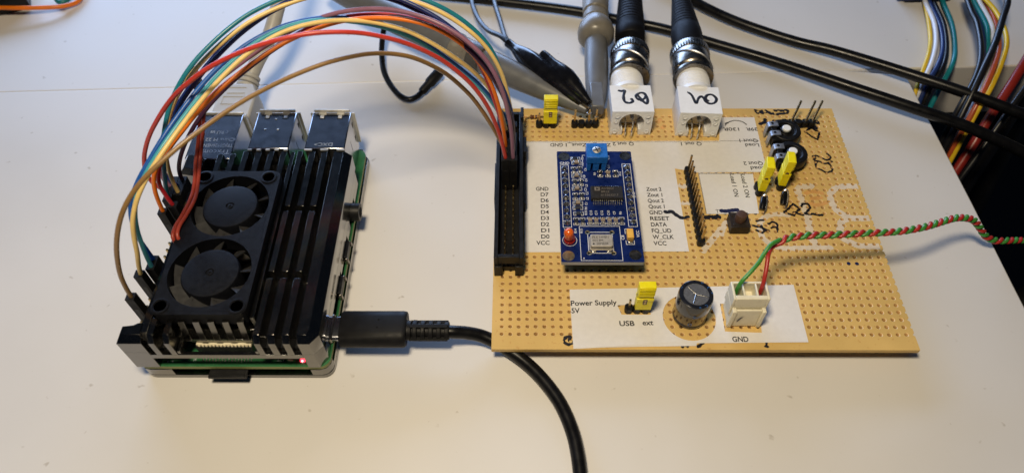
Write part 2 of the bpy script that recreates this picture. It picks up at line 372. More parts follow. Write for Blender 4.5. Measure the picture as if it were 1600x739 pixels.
b.box(-69.4, -68.2, -4.0, 58.6, 9, 15.8)
rail0 = [(-55.3, -11.2), (-52.0, -11.2), (-49.8, -8.4), (-49.8, 58.6), (-55.3, 58.6)]
rail1 = [(-55.3, -9.5), (-52.9, -9.5), (-52.2, -7.6), (-52.2, 58.6), (-55.3, 58.6)]
b.prism(rail0, 8.0, 14.0); b.loft(rail0, 14.0, rail1, 16.2)
b.prism([(-55.3, -11.2), (-52.0, -11.2), (-49.8, -8.4), (-49.8, -5.0), (-53, -5.0)], 0.22, 8.0)   # front right pillar
b.box(-51.4, -49.8, -5.0, 57.0, 4.4, 8.0); b.box(-51.4, -49.8, 33.0, 38.5, 0.25, 4.4); b.box(-51.4, -49.8, 48.5, 57, 1.5, 4.4); b.box(-51.4, -49.8, 19.3, 24.6, 2.5, 4.4)
for x0, x1 in ((-93.0, -91.3), (-89.0, -87.2), (-84.9, -83.1), (-80.8, -79.0), (-76.7, -74.9), (-72.6, -70.8)):               # fins behind and in front of the fans
    b.box(x0, x1, 46.0, 58.6 if x0 > -88 else 57.3, 9, 16.2)
    if x0 > -90: b.prism_x([(-7.0, 8.0), (-5.5, 15.9), (-3.4, 15.9), (-3.4, 8.0)], x0, x1)
b.box(-88.2, -70.6, -6.4, -4.2, 6.2, 7.8)
b.prism([(-104.6, 57.0), (-98.3, 57.0), (-98.3, 47.0), (-99.2, 49.6), (-104.6, 50.6)], 0.22, 14.0)  # rear ear
b.loft([(-104.6, 57.0), (-98.3, 57.0), (-98.3, 47.0), (-99.2, 49.6), (-104.6, 50.6)], 14.0, [(-102.8, 57.0), (-98.3, 57.0), (-98.3, 48.0), (-99.2, 50.6), (-102.8, 51.4)], 16.2)
ib = MB(); ib.box(-97.9, -90.1, -9.6, -6.6, 5.2, 9.0); ib.build('slot_dark_block', 'blackpl', pi_); ib = MB(); ib.box(-67.3, -55.4, -9.6, -6.6, 5.2, 9.0); ib.build('slot_dark_block', 'blackpl', pi_)  # added black blocks that darken the front slots, in place of shade
hs = b.build('heatsink_case', 'anod', pi_, bevel=0.05)
b = MB(); b.cyl((-92.6, -8.4, 7.6), 1.6, 1.6, n=18); b.cyl((-92.6, -8.4, 9.2), .7, .3, n=6); b.build('screw', 'nickel', hs)
# ports
def usb(x0, x1, y0, y1, zt, kind):
    b = MB(); b.box(x0, x1, y0, y1, .2, zt); sh = b.build('usb_port', 'steel', pi_, bevel=.35)
    b = MB()
    b.box(x0 + .6, x1 - .6, y1 - .1, y1 + .55, zt - .1, zt + 1.0); b.box(x1 - .1, x1 + .9, y1 - .1, y1 + .45, 2.2, zt - .4); b.box(x0 - .9, x0 + .1, y1 - .1, y1 + .45, 2.2, zt - .4)
    b.build('flange', 'tab', sh, bevel=.12)
    b = MB()
    for fx_ in (.27, .73):
        cx = x0 + (x1 - x0) * fx_
        b.box(cx - .95, cx + .95, y1 - 3.4, y1 - .25, zt - .3, zt + .04)
    b.build('slot', 'blackpl', sh)
    b = MB()
    for fx_ in (.27, .73):
        cx = x0 + (x1 - x0) * fx_
        b.box(cx - 1.25, cx + 1.25, y1 - 1.3, y1 - .1, zt, zt + .25); b.box(cx - .65, cx + .65, y1 - 2.9, y1 - 1.35, zt - .1, zt + .15)
    if kind:
        for fx_, dy in ((.3, 8.2), (.62, 8.2), (.5, 3.3)):
            cx = x0 + (x1 - x0) * fx_; b.cyl((cx, y1 - dy, zt - .1), .5, .28, n=12, r1=.3)
    b.build('spring_tab', 'tab', sh, bevel=.1)
    b = MB()
    for i in range(5 if kind else 3):
        w = (x1 - x0) / (9 if kind else 5); b.box(x0 + 2 * i * w + .1, x0 + (2 * i + 1) * w - .1, y0 - .55, y0 + .02, zt - .5, zt - .02)
    b.build('front_tab', 'tab', sh)
    b = MB()
    xs = x1 + .004
    b.add([(xs, y1 - 3.4, zt - 2.2), (xs, y1 - 1.2, zt - 3.2), (xs, y1 - 2.8, zt - 5.2), (xs, y1 - 3.2, zt - 4.0)], [(0, 1, 2, 3)])
    b.add([(xs, y1 - 3.4, zt - 8.4), (xs, y1 - 1.2, zt - 9.2), (xs, y1 - 2.8, zt - 11.4), (xs, y1 - 3.2, zt - 10.2)], [(0, 1, 2, 3)])
    b.add([(xs, y1 - 9.2, zt - 5.0), (xs, y1 - 8.8, zt - 5.0), (xs, y1 - 8.8, zt - 9.4), (xs, y1 - 9.2, zt - 9.4)], [(0, 1, 2, 3)])
    b.build('side_slot', 'blackpl', sh)
    return sh
u2 = usb(-65.2, -52.0, 59.3, 76.3, 16.6, False); u1 = usb(-83.8, -70.5, 59.3, 76.3, 16.6, True)
b = MB(); b.text('DXC>', -56.2, 61.9, 16.63, 1.5, 6.0, rot=180); b.build('stamped_mark', 'etch', u2)
b = MB(); b.box(-105.2, -90.2, 57.6, 78.6, .2, 13.6); eth = b.build('ethernet_port', 'steel', pi_, bevel=.3)
b = MB(); b.text('Trxcom', -90.9, 61.6, 13.63, 1.9, 9.2, rot=180); b.text('TRJG0926HENL', -90.6, 64.3, 13.63, 1.5, 10.6, rot=180); b.text('China M 22', -90.6, 67.0, 13.63, 1.4, 9.8, rot=180); b.text('c RU us', -93.6, 70.4, 13.63, 1.5, 6.0, rot=180)
b.build('port_marking', 'etch', eth)
b = MB(); b.box(-105.0, -90.4, 78.5, 79.1, 12.6, 14.2); b.box(-90.3, -89.5, 77.4, 78.9, 2, 13.4); b.build('flange', 'tab', eth, bevel=.12)
b = MB(); b.cyl((-53, 43.4, 3.3), 3.0, 6.0, (1, 0, 0), 28); b.box(-58, -51.2, 40, 46.8, .2, 6.2); aj = b.build('audio_jack', 'blackpl', pi_, bevel=.15)
b = MB(); b.cyl((-47.02, 43.4, 3.3), 1.75, .05, (1, 0, 0), 20); b.build('jack_hole', 'floor', aj)
for yc in (28.6, 15.3):
    b = MB(); b.box(-57, -49.0, yc - 3.2, yc + 3.2, .2, 3.2); h = b.build('hdmi_port', 'blackpl', pi_, bevel=.2)
    b = MB(); b.box(-49.9, -48.6, yc - 3.9, yc - 3.0, .2, 1.9); b.box(-49.9, -48.6, yc + 3.0, yc + 3.9, .2, 1.9); b.sphere((-49.2, yc - 3.4, 2.2), .6, 10); b.sphere((-49.2, yc + 3.5, 2.0), .5, 10)
    b.build('solder_tab', 'nickel', h)
b = MB(); b.box(-56, -49.2, -3.9, 5.1, .25, 3.4); b.build('power_port', 'nickel', pi_, bevel=1.0, seg=3)
# gpio header
b = MB(); b.box(-104.6, -99.5, -4.8, 46.2, .2, 2.7); gh = b.build('pin_header', 'blackpl', pi_, bevel=.1)
b = MB()
for k in range(20):
    for x in (-103.3, -100.7): b.box(x - .3, x + .3, -3.5 + 2.54 * k - .3, -3.5 + 2.54 * k + .3, 2.7, 8.6)
b.build('pin_rows', 'gold', gh)
# fans
FC = ((-83.0, 9.5), (-83.0, 33.9)); FZ = 18.5
b = plate([rrect(-96.2, -69.8, -4.6, 47.7, 2.4)] + [circ(x, y, 11.75, 56) for x, y in FC] + [circ(x, y, 1.7, 20) for x, y in ((-93.8, -1.9), (-72.6, -1.9), (-73.4, 45.2), (-93.4, 45.2))], 13.4, FZ)
for x, y in ((-93.8, -1.9), (-72.6, -1.9), (-73.4, 45.2), (-93.4, 45.2)):
    b.lathe([(1.75, 0), (2.5, 0), (2.5, .25), (1.95, .3), (1.75, 0)], (x, y, FZ - .02), n=24)
fan = b.build('fan_frame', 'fanpl', pi_, bevel=.25)
for x, y in FC:
    b = MB()
    b.lathe([(8.25, 12.0), (8.3, 17.6), (8.0, 18.05), (7.4, 18.15), (1.3, 18.15), (1.2, 17.9), (.01, 17.9)], (x, y, 0), n=48)
    b.lathe([(.75, 17.9), (.75, 18.1), (.45, 18.15), (.4, 17.95), (.01, 17.95)], (x, y, 0), n=16)
    b.m = 1
    for k in range(9):
        a0 = 2 * pi * k / 9 + (0.35 if y > 20 else 0.1)
        vv = []
        for i in range(6):
            t = i / 5; a = a0 + t * 0.50; z = 17.4 - 4.4 * t
            vv += [(x + 7.6 * cos(a), y + 7.6 * sin(a), z), (x + 11.4 * cos(a - .03), y + 11.4 * sin(a - .03), z + .3 * (1 - t))]
        n0 = len(vv); vv += [(p[0], p[1], p[2] - .55) for p in vv]
        fs = [(2 * i, 2 * i + 1, 2 * i + 3, 2 * i + 2) for i in range(5)] + [(n0 + 2 * i + 2, n0 + 2 * i + 3, n0 + 2 * i + 1, n0 + 2 * i) for i in range(5)]
        fs += [(2 * i + 1, n0 + 2 * i + 1, n0 + 2 * i + 3, 2 * i + 3) for i in range(5)] + [(0, n0, n0 + 1, 1), (10, 11, n0 + 11, n0 + 10)]
        b.add(vv, fs)
    b.build('fan_rotor', ['fanpl', 'blade'], fan)
for x, y in ((-93.8, -1.9), (-72.6, -1.9), (-73.4, 45.2), (-93.4, 45.2)):
    b = MB(); b.lathe([(1.65, 15.5), (1.65, 17.2), (1.3, 17.5), (.6, 17.55), (.55, 17.2), (.01, 17.2)], (x, y, 0), n=20); b.build('screw', 'blackpl', fan)
    b = MB(); b.sphere((x + .3, y - .25, 17.85), .48, 10); b.build('screw_bright_dot', 'nickel', fan)  # small nickel bead added for the bright dot on each screw
for pts in [[(-96.2, 22.1, 14.0), (-96.3, 20.7, 17.5), (-96.7, 21.8, 19.2), (-96.7, 24.9, 19.5), (-95.9, 28.8, 19.5), (-95.0, 35.2, 19.6), (-95.1, 40.5, 20.0), (-96.1, 48.8, 22.0), (-95.6, 51.3, 24.0), (-93.9, 55.3, 30.0), (-92.9, 57.6, 33.8), (-92.6, 61.5, 37.6), (-91.8, 62.0, 40.2)], [(-95.3, 22.1, 14.0), (-95.0, 21.0, 17.5), (-95.5, 22.3, 19.2), (-95.5, 25.4, 19.5), (-94.6, 29.3, 19.5), (-93.7, 35.2, 19.6), (-94.0, 40.5, 20.0), (-94.8, 48.8, 22.0), (-94.4, 51.3, 24.0), (-92.3, 53.4, 30.0), (-91.2, 56.3, 34.5), (-91.2, 61.5, 37.6), (-91.8, 62.0, 40.2)]]:
    MB().tube(pts, .58, 10, 8).build('fan_wire', 'w_fanred', fan)
b = MB(); b.box(-93.3, -90.7, 60.8, 63.2, 37.7, 47.7); b.build('fan_plug', 'blackpl', fan, bevel=.2)
sd = MB(); sd.box(-84.6, -73.5, -13.4, -2.0, -2.9, -1.9); sd.box(-84.2, -73.9, -13.5, -12.4, -1.9, -1.55)
sd = sd.build('memory_card', 'blackpl', at=(-79, -12, -2.9), bevel=.15); tag(sd, 'black memory card tab sticking out under the front of the small computer', 'memory card')

# ================================================================ perforated prototype board
P_ = 2.54; NX, NY = 48, 37
pb = thing('perforated_board', 'tan perforated prototype board with headers, labels and marker scribbles', 'circuit board', (59, 45, -1.55))
b = MB(); HR = .54
ob = []
hP = P_ / 2
for a, c in ((-1, -1), (1, -1), (1, 1), (-1, 1)):
    nx = {(-1, -1): (1, 0), (1, -1): (0, 1), (1, 1): (-1, 0), (-1, 1): (0, -1)}[(a, c)]
    for t in (0, 1 / 3, 2 / 3): ob.append((a * hP + nx[0] * t * P_, c * hP + nx[1] * t * P_))
ang = [atan2(y, x) for x, y in ob]
for cx in range(NX):
    for cy in range(NY):
        X, Y = cx * P_, cy * P_; n = 12; r0 = HR * random.uniform(.96, 1.08)
        jx, jy = random.uniform(-.05, .05), random.uniform(-.05, .05)
        v = [(X + x, Y + y, 0) for x, y in ob] + [(X + jx + (r0 + .17) * cos(a), Y + jy + (r0 + .17) * sin(a), 0) for a in ang]
        v += [(X + jx + r0 * cos(a), Y + jy + r0 * sin(a), -.16) for a in ang] + [(X + jx + r0 * cos(a), Y + jy + r0 * sin(a), -.84) for a in ang]
        f = []
        o0 = len(b.v); b.v += v
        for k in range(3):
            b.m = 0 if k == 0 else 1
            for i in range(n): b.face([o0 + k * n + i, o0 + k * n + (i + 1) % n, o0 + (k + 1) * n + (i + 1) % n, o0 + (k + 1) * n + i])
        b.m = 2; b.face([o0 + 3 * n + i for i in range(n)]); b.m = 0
xa, xb, ya, yb = -hP, (NX - 1) * P_ + hP, -hP, (NY - 1) * P_ + hP
X0, X1, Y0, Y1 = -2.95, xb + 1.1, -5.1, 95.7
def quad(x0, x1, y0, y1, z=0): b.add([(x0, y0, z), (x1, y0, z), (x1, y1, z), (x0, y1, z)], [(0, 1, 2, 3)])
quad(X0, xa, ya, yb); quad(X0, X1, Y0, ya); quad(X0, X1, yb, Y1)
for cy in range(NY):                                             # right edge snapped along a row of holes
    Y = cy * P_; ys = [-hP, -.55, -.32, 0, .32, .55, hP]; xr = [1.1, 1.1, .74, .58, .74, 1.1, 1.1]
    v = [(xb, Y + y, 0) for y in ys] + [(xb + x, Y + y, 0) for x, y in zip(xr, ys)] + [(xb + x, Y + y, -1.55) for x, y in zip(xr, ys)]
    b.add(v, [(i, 7 + i, 8 + i, i + 1) for i in range(6)] + [(7 + i, 14 + i, 15 + i, 8 + i) for i in range(6)])
T = -1.55
b.add([(X0, Y0, 0), (X1, Y0, 0), (X1, Y0, T), (X0, Y0, T), (X0, Y1, 0), (X1, Y1, 0), (X1, Y1, T), (X0, Y1, T), (X1, ya, 0), (X1, ya, T), (X1, yb, 0), (X1, yb, T)],
      [(0, 3, 2, 1), (4, 5, 6, 7), (0, 4, 7, 3), (1, 2, 9, 8), (10, 11, 6, 5)])
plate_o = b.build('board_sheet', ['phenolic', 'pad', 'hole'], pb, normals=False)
for x, y in ((14, 14), (108, 14), (14, 84), (108, 84)):                # feet that hold the sheet off the desk
    b = MB(); b.cyl((x, y, TZ), 2.4, -1.55 - TZ, n=16); b.build('standoff', 'blackpl', pb)
# white printed figures and marker scribbles on the board
for kz, (pts, w) in enumerate((([(122, 57.3), (117.5, 57.6), (113.4, 56.7), (111.0, 54.5), (110.2, 52.2), (110.5, 48.6), (111.7, 46.1), (114.1, 44.0), (117, 43.6), (122, 43.6)], 2.3),
    ([(113.9, 43.7), (111.3, 42.1), (110.1, 39.1), (109.9, 35.7), (111.6, 34.1), (114.7, 32.4), (121.6, 32.2)], 2.3),
    ([(104.9, 57.6), (101.2, 57.0), (100.0, 55.2), (100.3, 52.7), (100.2, 48.6), (100.8, 44.5), (100.1, 39.6), (100.0, 35.7), (100.7, 32.6)], 2.4),
    ([(94.5, 45.0), (89.5, 45.2), (85.6, 43.2), (83.9, 39.7), (84.4, 35.2), (87.9, 32.0), (91.2, 31.3), (97, 31.5), (105.0, 31.6)], 1.9),
    ([(64.1, 30.3), (69.5, 37), (75.3, 43.9)], 2.1),
    ([(71, 36.8), (73, 41), (75.6, 43)], 1.6),
    ([(60.3, 50), (62.4, 49.9), (64, 49.9)], 1.5),
    ([(60.6, 57.8), (61.2, 57.4), (62, 57.6)], 2.0))):
    MB().paint([(pts, w)], .02 + .004 * kz, .17, .56).build('white_print', 'silk', pb)
for p in ([(102.6, 54.5), (105, 55.2), (108, 54.4)], [(104, 52), (107, 52.6)], [(103, 50), (105.2, 49.2), (108.4, 50.4)], [(56.4, 88.6), (57.2, 90)], [(57.4, 85.5), (58.3, 86.5)]): 
    MB().paint([(p + ([((p[0][0] + p[-1][0]) / 2 + .3, p[-1][1] - .4)] if len(p) < 3 else []), 1.5)], .025).build('stain', 'stain', pb)
# marker writing
def MW(nm='marker_writing'):
    global b
    if b: MB().paint(b, .07, .13, .47).build(nm, 'marker', pb)
    b = []
b = []
def Sx(pts, w=.95):
    for p, q in zip(pts[:-1], pts[1:]): b.append(([p, ((p[0] + q[0]) / 2, (p[1] + q[1]) / 2), q], w))
St = lambda pts, w=1.0: b.append((pts, w))
Sx([(93.0, 94.8), (95.6, 92.9)]); Sx([(95.6, 94.6), (93.6, 93.1)]); Sx([(93.2, 93.9), (95.9, 93.9)], .8)                     # the handwritten Ext, upside down
St([(97.0, 94.4), (98.4, 92.9), (99.4, 92.7)], 1.1); Sx([(96.4, 93.7), (99.3, 93.4)], 1.0)
St([(100.4, 94.6), (102.5, 94.4), (104.9, 94.6), (104.6, 93.4), (103.2, 93.0), (100.8, 92.6)], 1.2)
MW(); St([(93.6, 87.6), (95.2, 88.4), (95.9, 89.9)], 1.4); St([(95.9, 89.9), (96.2, 88), (97.0, 86.8)], 1.2)
MW(); St([(99, 88.7), (103, 88.9), (106, 88.4), (110, 88.6), (113.6, 88.8), (114.6, 88.2)], 1.9); St([(104, 86.8), (107, 86.2), (110, 86.9)], 2.2); St([(111, 85.6), (112.4, 86.6), (113.4, 85.4)], 1.6)
MW(); Sx([(108.9, 83.4), (109.8, 84.3), (111.7, 85.3), (112.9, 84.0), (114.3, 83.6), (113.4, 81.5), (112.6, 79.6), (111.0, 81.0), (109.3, 83.0)], .75)
MW(); St([(108.9, 71.3), (110.0, 71.8), (110.9, 71.3)], .8); St([(109.0, 69.9), (109.5, 70.5), (109.2, 71.4)], .9); St([(112.1, 70.4), (113.4, 69.6), (114.7, 70.3), (114.9, 71.8), (114.2, 72.8)], .75)
St([(109.2, 69.0), (110.4, 69.2), (111.8, 68.3), (113.0, 68.0), (114.9, 68.9)], .8); St([(109.9, 69.0), (108.9, 67.4), (109.1, 66.0), (110.4, 65.0), (111.7, 63.9), (112.8, 64.0), (114.0, 64.7), (114.2, 66.6), (113.4, 68.0)], .75)
MW(); Sx([(93.3, 46.0), (95.0, 47.6), (97.0, 49.6), (98.9, 47.6), (97.4, 46.2), (96.3, 44.8), (94.4, 45.5), (93.4, 46.3)], .85); Sx([(96.4, 46.0), (99.5, 45.0)], .8)
St([(99.6, 48.6), (100.4, 49.7), (101.9, 49.7), (102.4, 48.5), (101.7, 47.2), (100.2, 45.6)], .85); Sx([(100.2, 45.5), (102.8, 45.3), (105.7, 44.9)], .95)
MW(); Sx([(81.5, 40.6), (83.2, 40.0)], .8); Sx([(83.5, 42.4), (85.9, 42.9)], .75); Sx([(82.8, 38.6), (84.4, 37.6), (85.4, 38.4), (84.6, 40.4)], .8); Sx([(84.0, 40.2), (86.8, 38.3)], .85); St([(87.2, 41.3), (88.8, 42.0), (89.9, 41.0), (89.4, 38.2)], .8); Sx([(89.0, 40), (87.8, 39.6)], .8)
MW(); St([(58.2, 43.9), (59.6, 43.7), (61.2, 44.2)], 1.1); St([(64.8, 43.7), (67, 43.9), (71.2, 43.9)], 1.8); St([(65.0, 44.5), (68, 44.2), (71, 44.6)], .9)
MW(); St([(18.6, -1.5), (19.3, -.9), (20.3, -1.2), (20.0, -2.2), (20.9, -2.9), (19.6, -3.4), (18.7, -3.0)], 1.0); St([(18.6, -1.5), (18.3, -2.3), (18.7, -3.0)], .9)
MW(); Sx([(48.4, -3.6), (52.2, -3.3)], .9); Sx([(52.8, -4.2), (54.4, -2.9)], .8); Sx([(54.4, -4.2), (52.9, -3.1)], .8); Sx([(57.4, -4.2), (58.9, -2.9)], 1.0); MW(); Sx([(77.5, -2.9), (77.5, -4.0)], .8); Sx([(77.0, -4.0), (78, -4)], .5)
MW()
for x, y in ((109.2, 25.5), (111.8, 25.4)):
    b = MB(); b.lathe([(.62, .0), (.62, .03), (.3, .03)], (x, y, 0), n=14); b.build('ink_dot', 'bluemarker', pb)

# paper labels
Z1, Z2 = .02, .14
def paper(name, loops, dz=0, lift=None):
    bb = plate(loops, Z1 + dz, Z2 + dz)
    if lift: bb.xform(lift)
    return bb.build(name, 'paper', pb)
pa = paper('paper_label', [[(6.9, 78.6), (77.0, 78.8), (77.4, 80.2), (79.2, 90.9), (92.0, 90.9), (91.3, 64.0), (67.1, 63.7), (59.5, 65.6), (59.5, 30.0), (6.9, 29.6)]])
b = MB(); ZT = Z2 + .03
for i, t in enumerate(('GND', 'D7', 'D6', 'D5', 'D4', 'D3', 'D2', 'D1', 'D0', 'VCC')): b.text(t, 15.2 - .02 * i, 55.4 - 2.54 * i, ZT, 1.6, {3: 4.3, 2: 2.7}[len(t)], bold=.02, align='R')
for i, (t, w) in enumerate((('Zout 2', 5.2), ('Zout 1', 5.2), ('Qout 2', 5.4), ('Qout 1', 5.4), ('GND', 4.4), ('RESET', 6.4), ('DATA', 5.2), ('FQ_UD', 6.4), ('W_CLK', 6.9), ('VCC', 4.2))): b.text(t, 48.5, 55.3 - 2.54 * i, ZT, 1.6, w, bold=.02)
for t, x, y, w in (('GND', 20.9, 77.6, 4.6), ('Zout_1', 29.5, 77.6, 7.6), ('Zout_2', 38.1, 77.6, 7.6), ('Q out 2', 46.3, 78.1, 7.6), ('Q out 1', 70.6, 78.1, 7.4), ('130R', 85.3, 85.5, 5.8), ('39R', 92.0, 85.5, 4.2), ('Qout 1', 91.0, 79.7, 6.6), ('Load', 91.0, 77.5, 4.9), ('Qout 2', 90.6, 68.7, 6.8), ('Load', 91.0, 66.5, 5.1)):
    b.text(t, x, y, ZT, 1.6, w, rot=180, bold=.016)
b.tube([(88.5, 87.0, ZT), (87.2, 88.5, ZT), (84.8, 89.2, ZT), (82.6, 88.6, ZT), (81.5, 87.6, ZT)], .2, 6, 5, flat=.02)
b.add([(81.9, 88.5, ZT), (80.7, 87.9, ZT), (80.6, 86.2, ZT)], [(0, 1, 2)])
b.box(77.2, 91.4, 78.75, 78.87, Z2, ZT); b.box(7.0, 77.2, 78.2, 78.3, Z2, ZT)
b.build('printed_text', 'ink', pa)
b = MB(); b.stroke([(53.3, 46.5), (54.6, 46.0), (55.9, 46.4), (57.0, 45.2), (58.6, 43.8), (59.6, 43.6)], 1.25, Z2, .05); b.stroke([(53.4, 45.8), (55, 46.8)], 1.0, Z2, .05) if False else None
b.build('marker_arrow', 'marker', pa)
pc = paper('paper_label', [[(67.3, 63.5), (86.2, 63.2), (84.8, 45.5), (67.4, 45.3)]])
b = MB(); b.text('Load 1 ON', 78.2, 63.0, ZT, 1.5, 10.2, rot=-91, bold=.014); b.text('Load 2 ON', 81.9, 62.9, ZT, 1.5, 10.4, rot=-91, bold=.014); b.text('T', 70.6, 45.8, ZT, 1.4, 1.2)
b.box(67.35, 67.5, 45.5, 63.4, Z2, ZT); b.box(67.4, 86.1, 63.0, 63.13, Z2, ZT); b.build('printed_text', 'ink', pc)
b = MB(); b.stroke([(71.9, 46.8), (74, 46.5), (76.5, 46.9), (78.6, 47.1)], 1.4, Z2, .05); b.build('blue_stroke', 'bluemarker', pc)
def dlift(x, y, z):                                              # lower left corner of the power label curls up a little
    t = max(0, (30 - x) / 30) * max(0, (3 - y) / 8); return (x, y, z + 1.1 * t * t)
notch = [(66.2, 10.5), (66.1, .9), (76.9, .5), (77.4, 4.8), (77.5, 10.5)]
pd_ = paper('paper_label', [[(20.7, 15.5), (55, 16.4), (90.0, 17.4), (89.9, -2.6), (57.2, -3.0), (57.0, -3.9), (40, -4.2), (30, -4.5), (26, -4.7), (21.0, -5.0), (20.9, 0)], circ(56.2, 5.7, 7.9, 40), notch, [(35.0, 9.9), (44.8, 10.3), (44.8, 6.6), (36.0, 6.6)]], 0, dlift)
b = MB()
b.text('Power Supply', 20.9, 9.7, ZT, 1.75, 14.0, rot=1.5, bold=.022); b.text('5V', 21.0, 7.1, ZT, 1.7, 2.5, rot=1.5, bold=.022); b.build('printed_text', 'ink', pd_); b = MB(); b.text('USB', 35.1, 2.7, ZT, 1.7, 4.5, rot=1, bold=.022); b.text('ext', 42.0, 3.0, ZT, 1.7, 3.2, rot=1, bold=.022); b.build('printed_text', 'ink', pd_); b = MB(); b.text('GND', 67.8, -2.5, ZT, 1.7, 4.7, bold=.022)
b.build('printed_text', 'ink', pd_)

# box header
b = MB()
hx0, hx1, hy0, hy1 = -2.6, 6.5, 21.1, 84.6
b.box(hx0, hx0 + 1.3, hy0, hy1, .05, 9.0); b.box(hx1 - 1.3, hx1, hy0, hy1, .05, 9.0); b.box(hx0 + 1.3, hx1 - 1.3, hy0 + 1.4, hy1 - 1.4, .05, 2.4); b.box(hx0 + 1.3, hx1 - 1.3, hy1 - 1.4, hy1, .05, 9.0)
b.box(hx0 + 1.3, hx1 - 1.3, hy0 + .2, hy0 + 1.4, 5.6, 9.0); b.box(hx0 + 1.3, hx0 + 2.6, hy0 + .2, hy0 + 1.4, .05, 5.6); b.box(hx1 - 2.6, hx1 - 1.3, hy0 + .2, hy0 + 1.4, .05, 5.6)
b.box(hx0, hx0 + 2.6, hy0 - .6, hy0, .05, 5.0); b.box(hx1 - 2.6, hx1, hy0 - .6, hy0, .05, 5.0)
b.box(hx1, hx1 + .9, 46, 66, .1, 5.0); b.box(hx1, hx1 + 1.2, 66.5, 73.5, .05, 7.6); b.box(hx1 - .8, hx1 + .3, 80.5, 85.6, 7.5, 10.2); b.box(hx0 - .3, hx0, 44, 60, .1, 9.0)
bh = b.build('box_header', 'blackpl', pb, bevel=.2)
for k in range(23):
    for x in (.68, 3.22):
        yy = 24.6 + 2.54 * k
        if yy < 58:
            b = MB(); b.box(x - .26, x + .26, yy - .26, yy + .26, 2.4, 6.0); b.build('pin', 'gold', bh, bevel=.1, seg=1)
# single row headers
def header(x0, y0, n, dx, dy, pins, hz=8.5, name='pin_header', lean=(0, 0)):
    b = MB()
    for i in range(n):
        x, y = x0 + dx * i, y0 + dy * i; q = 1.2
        b.prism([(x - q, y - .6), (x - .6, y - q), (x + .6, y - q), (x + q, y - .6), (x + q, y + .6), (x + .6, y + q), (x - .6, y + q), (x - q, y + .6)], .05, 2.5)
    h = b.build(name, 'blackpl', pb, bevel=.12, seg=1)
    for i in pins:
        x, y = x0 + dx * i, y0 + dy * i
        b = MB(); b.loft([(x - .32, y - .32), (x + .32, y - .32), (x + .32, y + .32), (x - .32, y + .32)], 2.5, [(x - .3 + lean[0], y - .3 + lean[1]), (x + .3 + lean[0], y - .3 + lean[1]), (x + .3 + lean[0], y + .3 + lean[1]), (x - .3 + lean[0], y + .3 + lean[1])], hz); b.build('pin', 'gold', h)
    return h
header(63.5, 33.02, 13, 0, P_, range(0, 13), 8.9)
header(25.4, 86.36, 4, P_, 0, (0, 2, 3), 8.7)
header(12.5, 86.36, 3, P_, 0, (0, 1, 2), 6.4)
header(38.1, 8.0, 3, P_, 0, (0, 1, 2), 6.2)
header(101.6, 86.6, 5, P_, 0, (1, 3, 4), 9.0, lean=(2.2, 3.4))
header(86.36, 54.0, 2, 0, P_, (0, 1), 6.4); header(93.98, 56.4, 2, 0, P_, (0, 1), 6.4)
# small leaning parts in front of the load jumpers
for x, y in ((86.8, 51.0), (94.2, 53.2)):
    b = MB(); b.lathe([(.5, -.1), (1.0, 0), (1.1, 1.2), (1.1, 4.2), (.9, 4.6), (.3, 4.8)], (x - .9, y - 4.4, .7), (.25, 1, .42), 16); rs = b.build('upright_resistor', 'gloss', pb)
    b = MB(); b.tube([(x - .1, y - .2, 2.9), (x + .6, y, 3.4), (x + .9, y - 1.2, 3.0), (x + .3, y - 4.4, 1.6), (x - .3, y - 5.6, 0)], .28, 8, 6); b.build('lead', 'bright', rs)
# thin axial resistor
b = MB(); b.lathe([(.2, 0), (.75, .15), (.8, .6), (.62, .9), (.62, 2.9), (.8, 3.2), (.75, 3.7), (.2, 3.85)], (9.2, 90.2, 1.0), (1, .05, 0), 16); ar = b.build('axial_resistor', 'resbrown', pb)
b = MB(); b.tube([(7.3, 89.3, .1), (7.8, 89.7, .8), (9.3, 90.2, 1.0)], .22, 6, 4); b.tube([(13, 90.4, 1.0), (14.4, 90.5, .9), (14.8, 90.5, .1)], .22, 6, 4); b.build('lead', 'gold', ar)
b = MB(); b.lathe([(.64, 0), (.64, .35)], (11.9, 90.33, 1.0), (1, .05, 0), 14); b.lathe([(.64, 0), (.64, .3)], (10.7, 90.28, 1.0), (1, .05, 0), 14); b.build('colour_band', 'tant', ar)
# electrolytic capacitor
b = MB(); ccx, ccy, ch = 56.2, 6.5, 11.8
b.lathe([(4.75, .1), (5.05, .5), (5.05, 1.2), (4.85, 1.6), (5.05, 2.1), (5.08, ch - .8), (4.9, ch - .15), (4.4, ch + .05), (3.75, ch + .05), (3.7, ch - .12), (.01, ch - .12)], (ccx, ccy, 0), n=56)
cap = b.build('electrolytic_capacitor', 'sleeve', pb)
b = MB(); b.lathe([(3.68, ch - .11), (3.66, ch - .02), (.01, ch - .02)], (ccx, ccy, 0), n=48); b.build('vent_top', 'captop', cap)
b = MB()
for a in (128, -15, 248):
    b.stroke([(ccx, ccy), (ccx + 1.7 * cos(radians(a)), ccy + 1.7 * sin(radians(a))), (ccx + 3.4 * cos(radians(a)), ccy + 3.4 * sin(radians(a)))], .32, ch - .02, .06)
b.build('vent_score', 'bright', cap)
b = MB()
for k, a in enumerate((150, 60, 30, 5, -60, -85)):
    A = radians(a); b.text('-0(+C='[k], ccx + 4.15 * cos(A), ccy + 4.15 * sin(A), ch + .09, .9, .6, rot=a - 90, align='C')
for a, zz, t in ((-100, 6.4, 'Sr'), (-108, 2.2, '0')):
    n0 = len(b.v); b.text(t, 0, 0, 0, 1.5, 2.0 if len(t) > 1 else 1.2)
    b.v[n0:] = [(ccx + 5.12 * cos(radians(a) + v[0] / 5.1), ccy + 5.12 * sin(radians(a) + v[0] / 5.1), zz + v[1]) for v in b.v[n0:]]
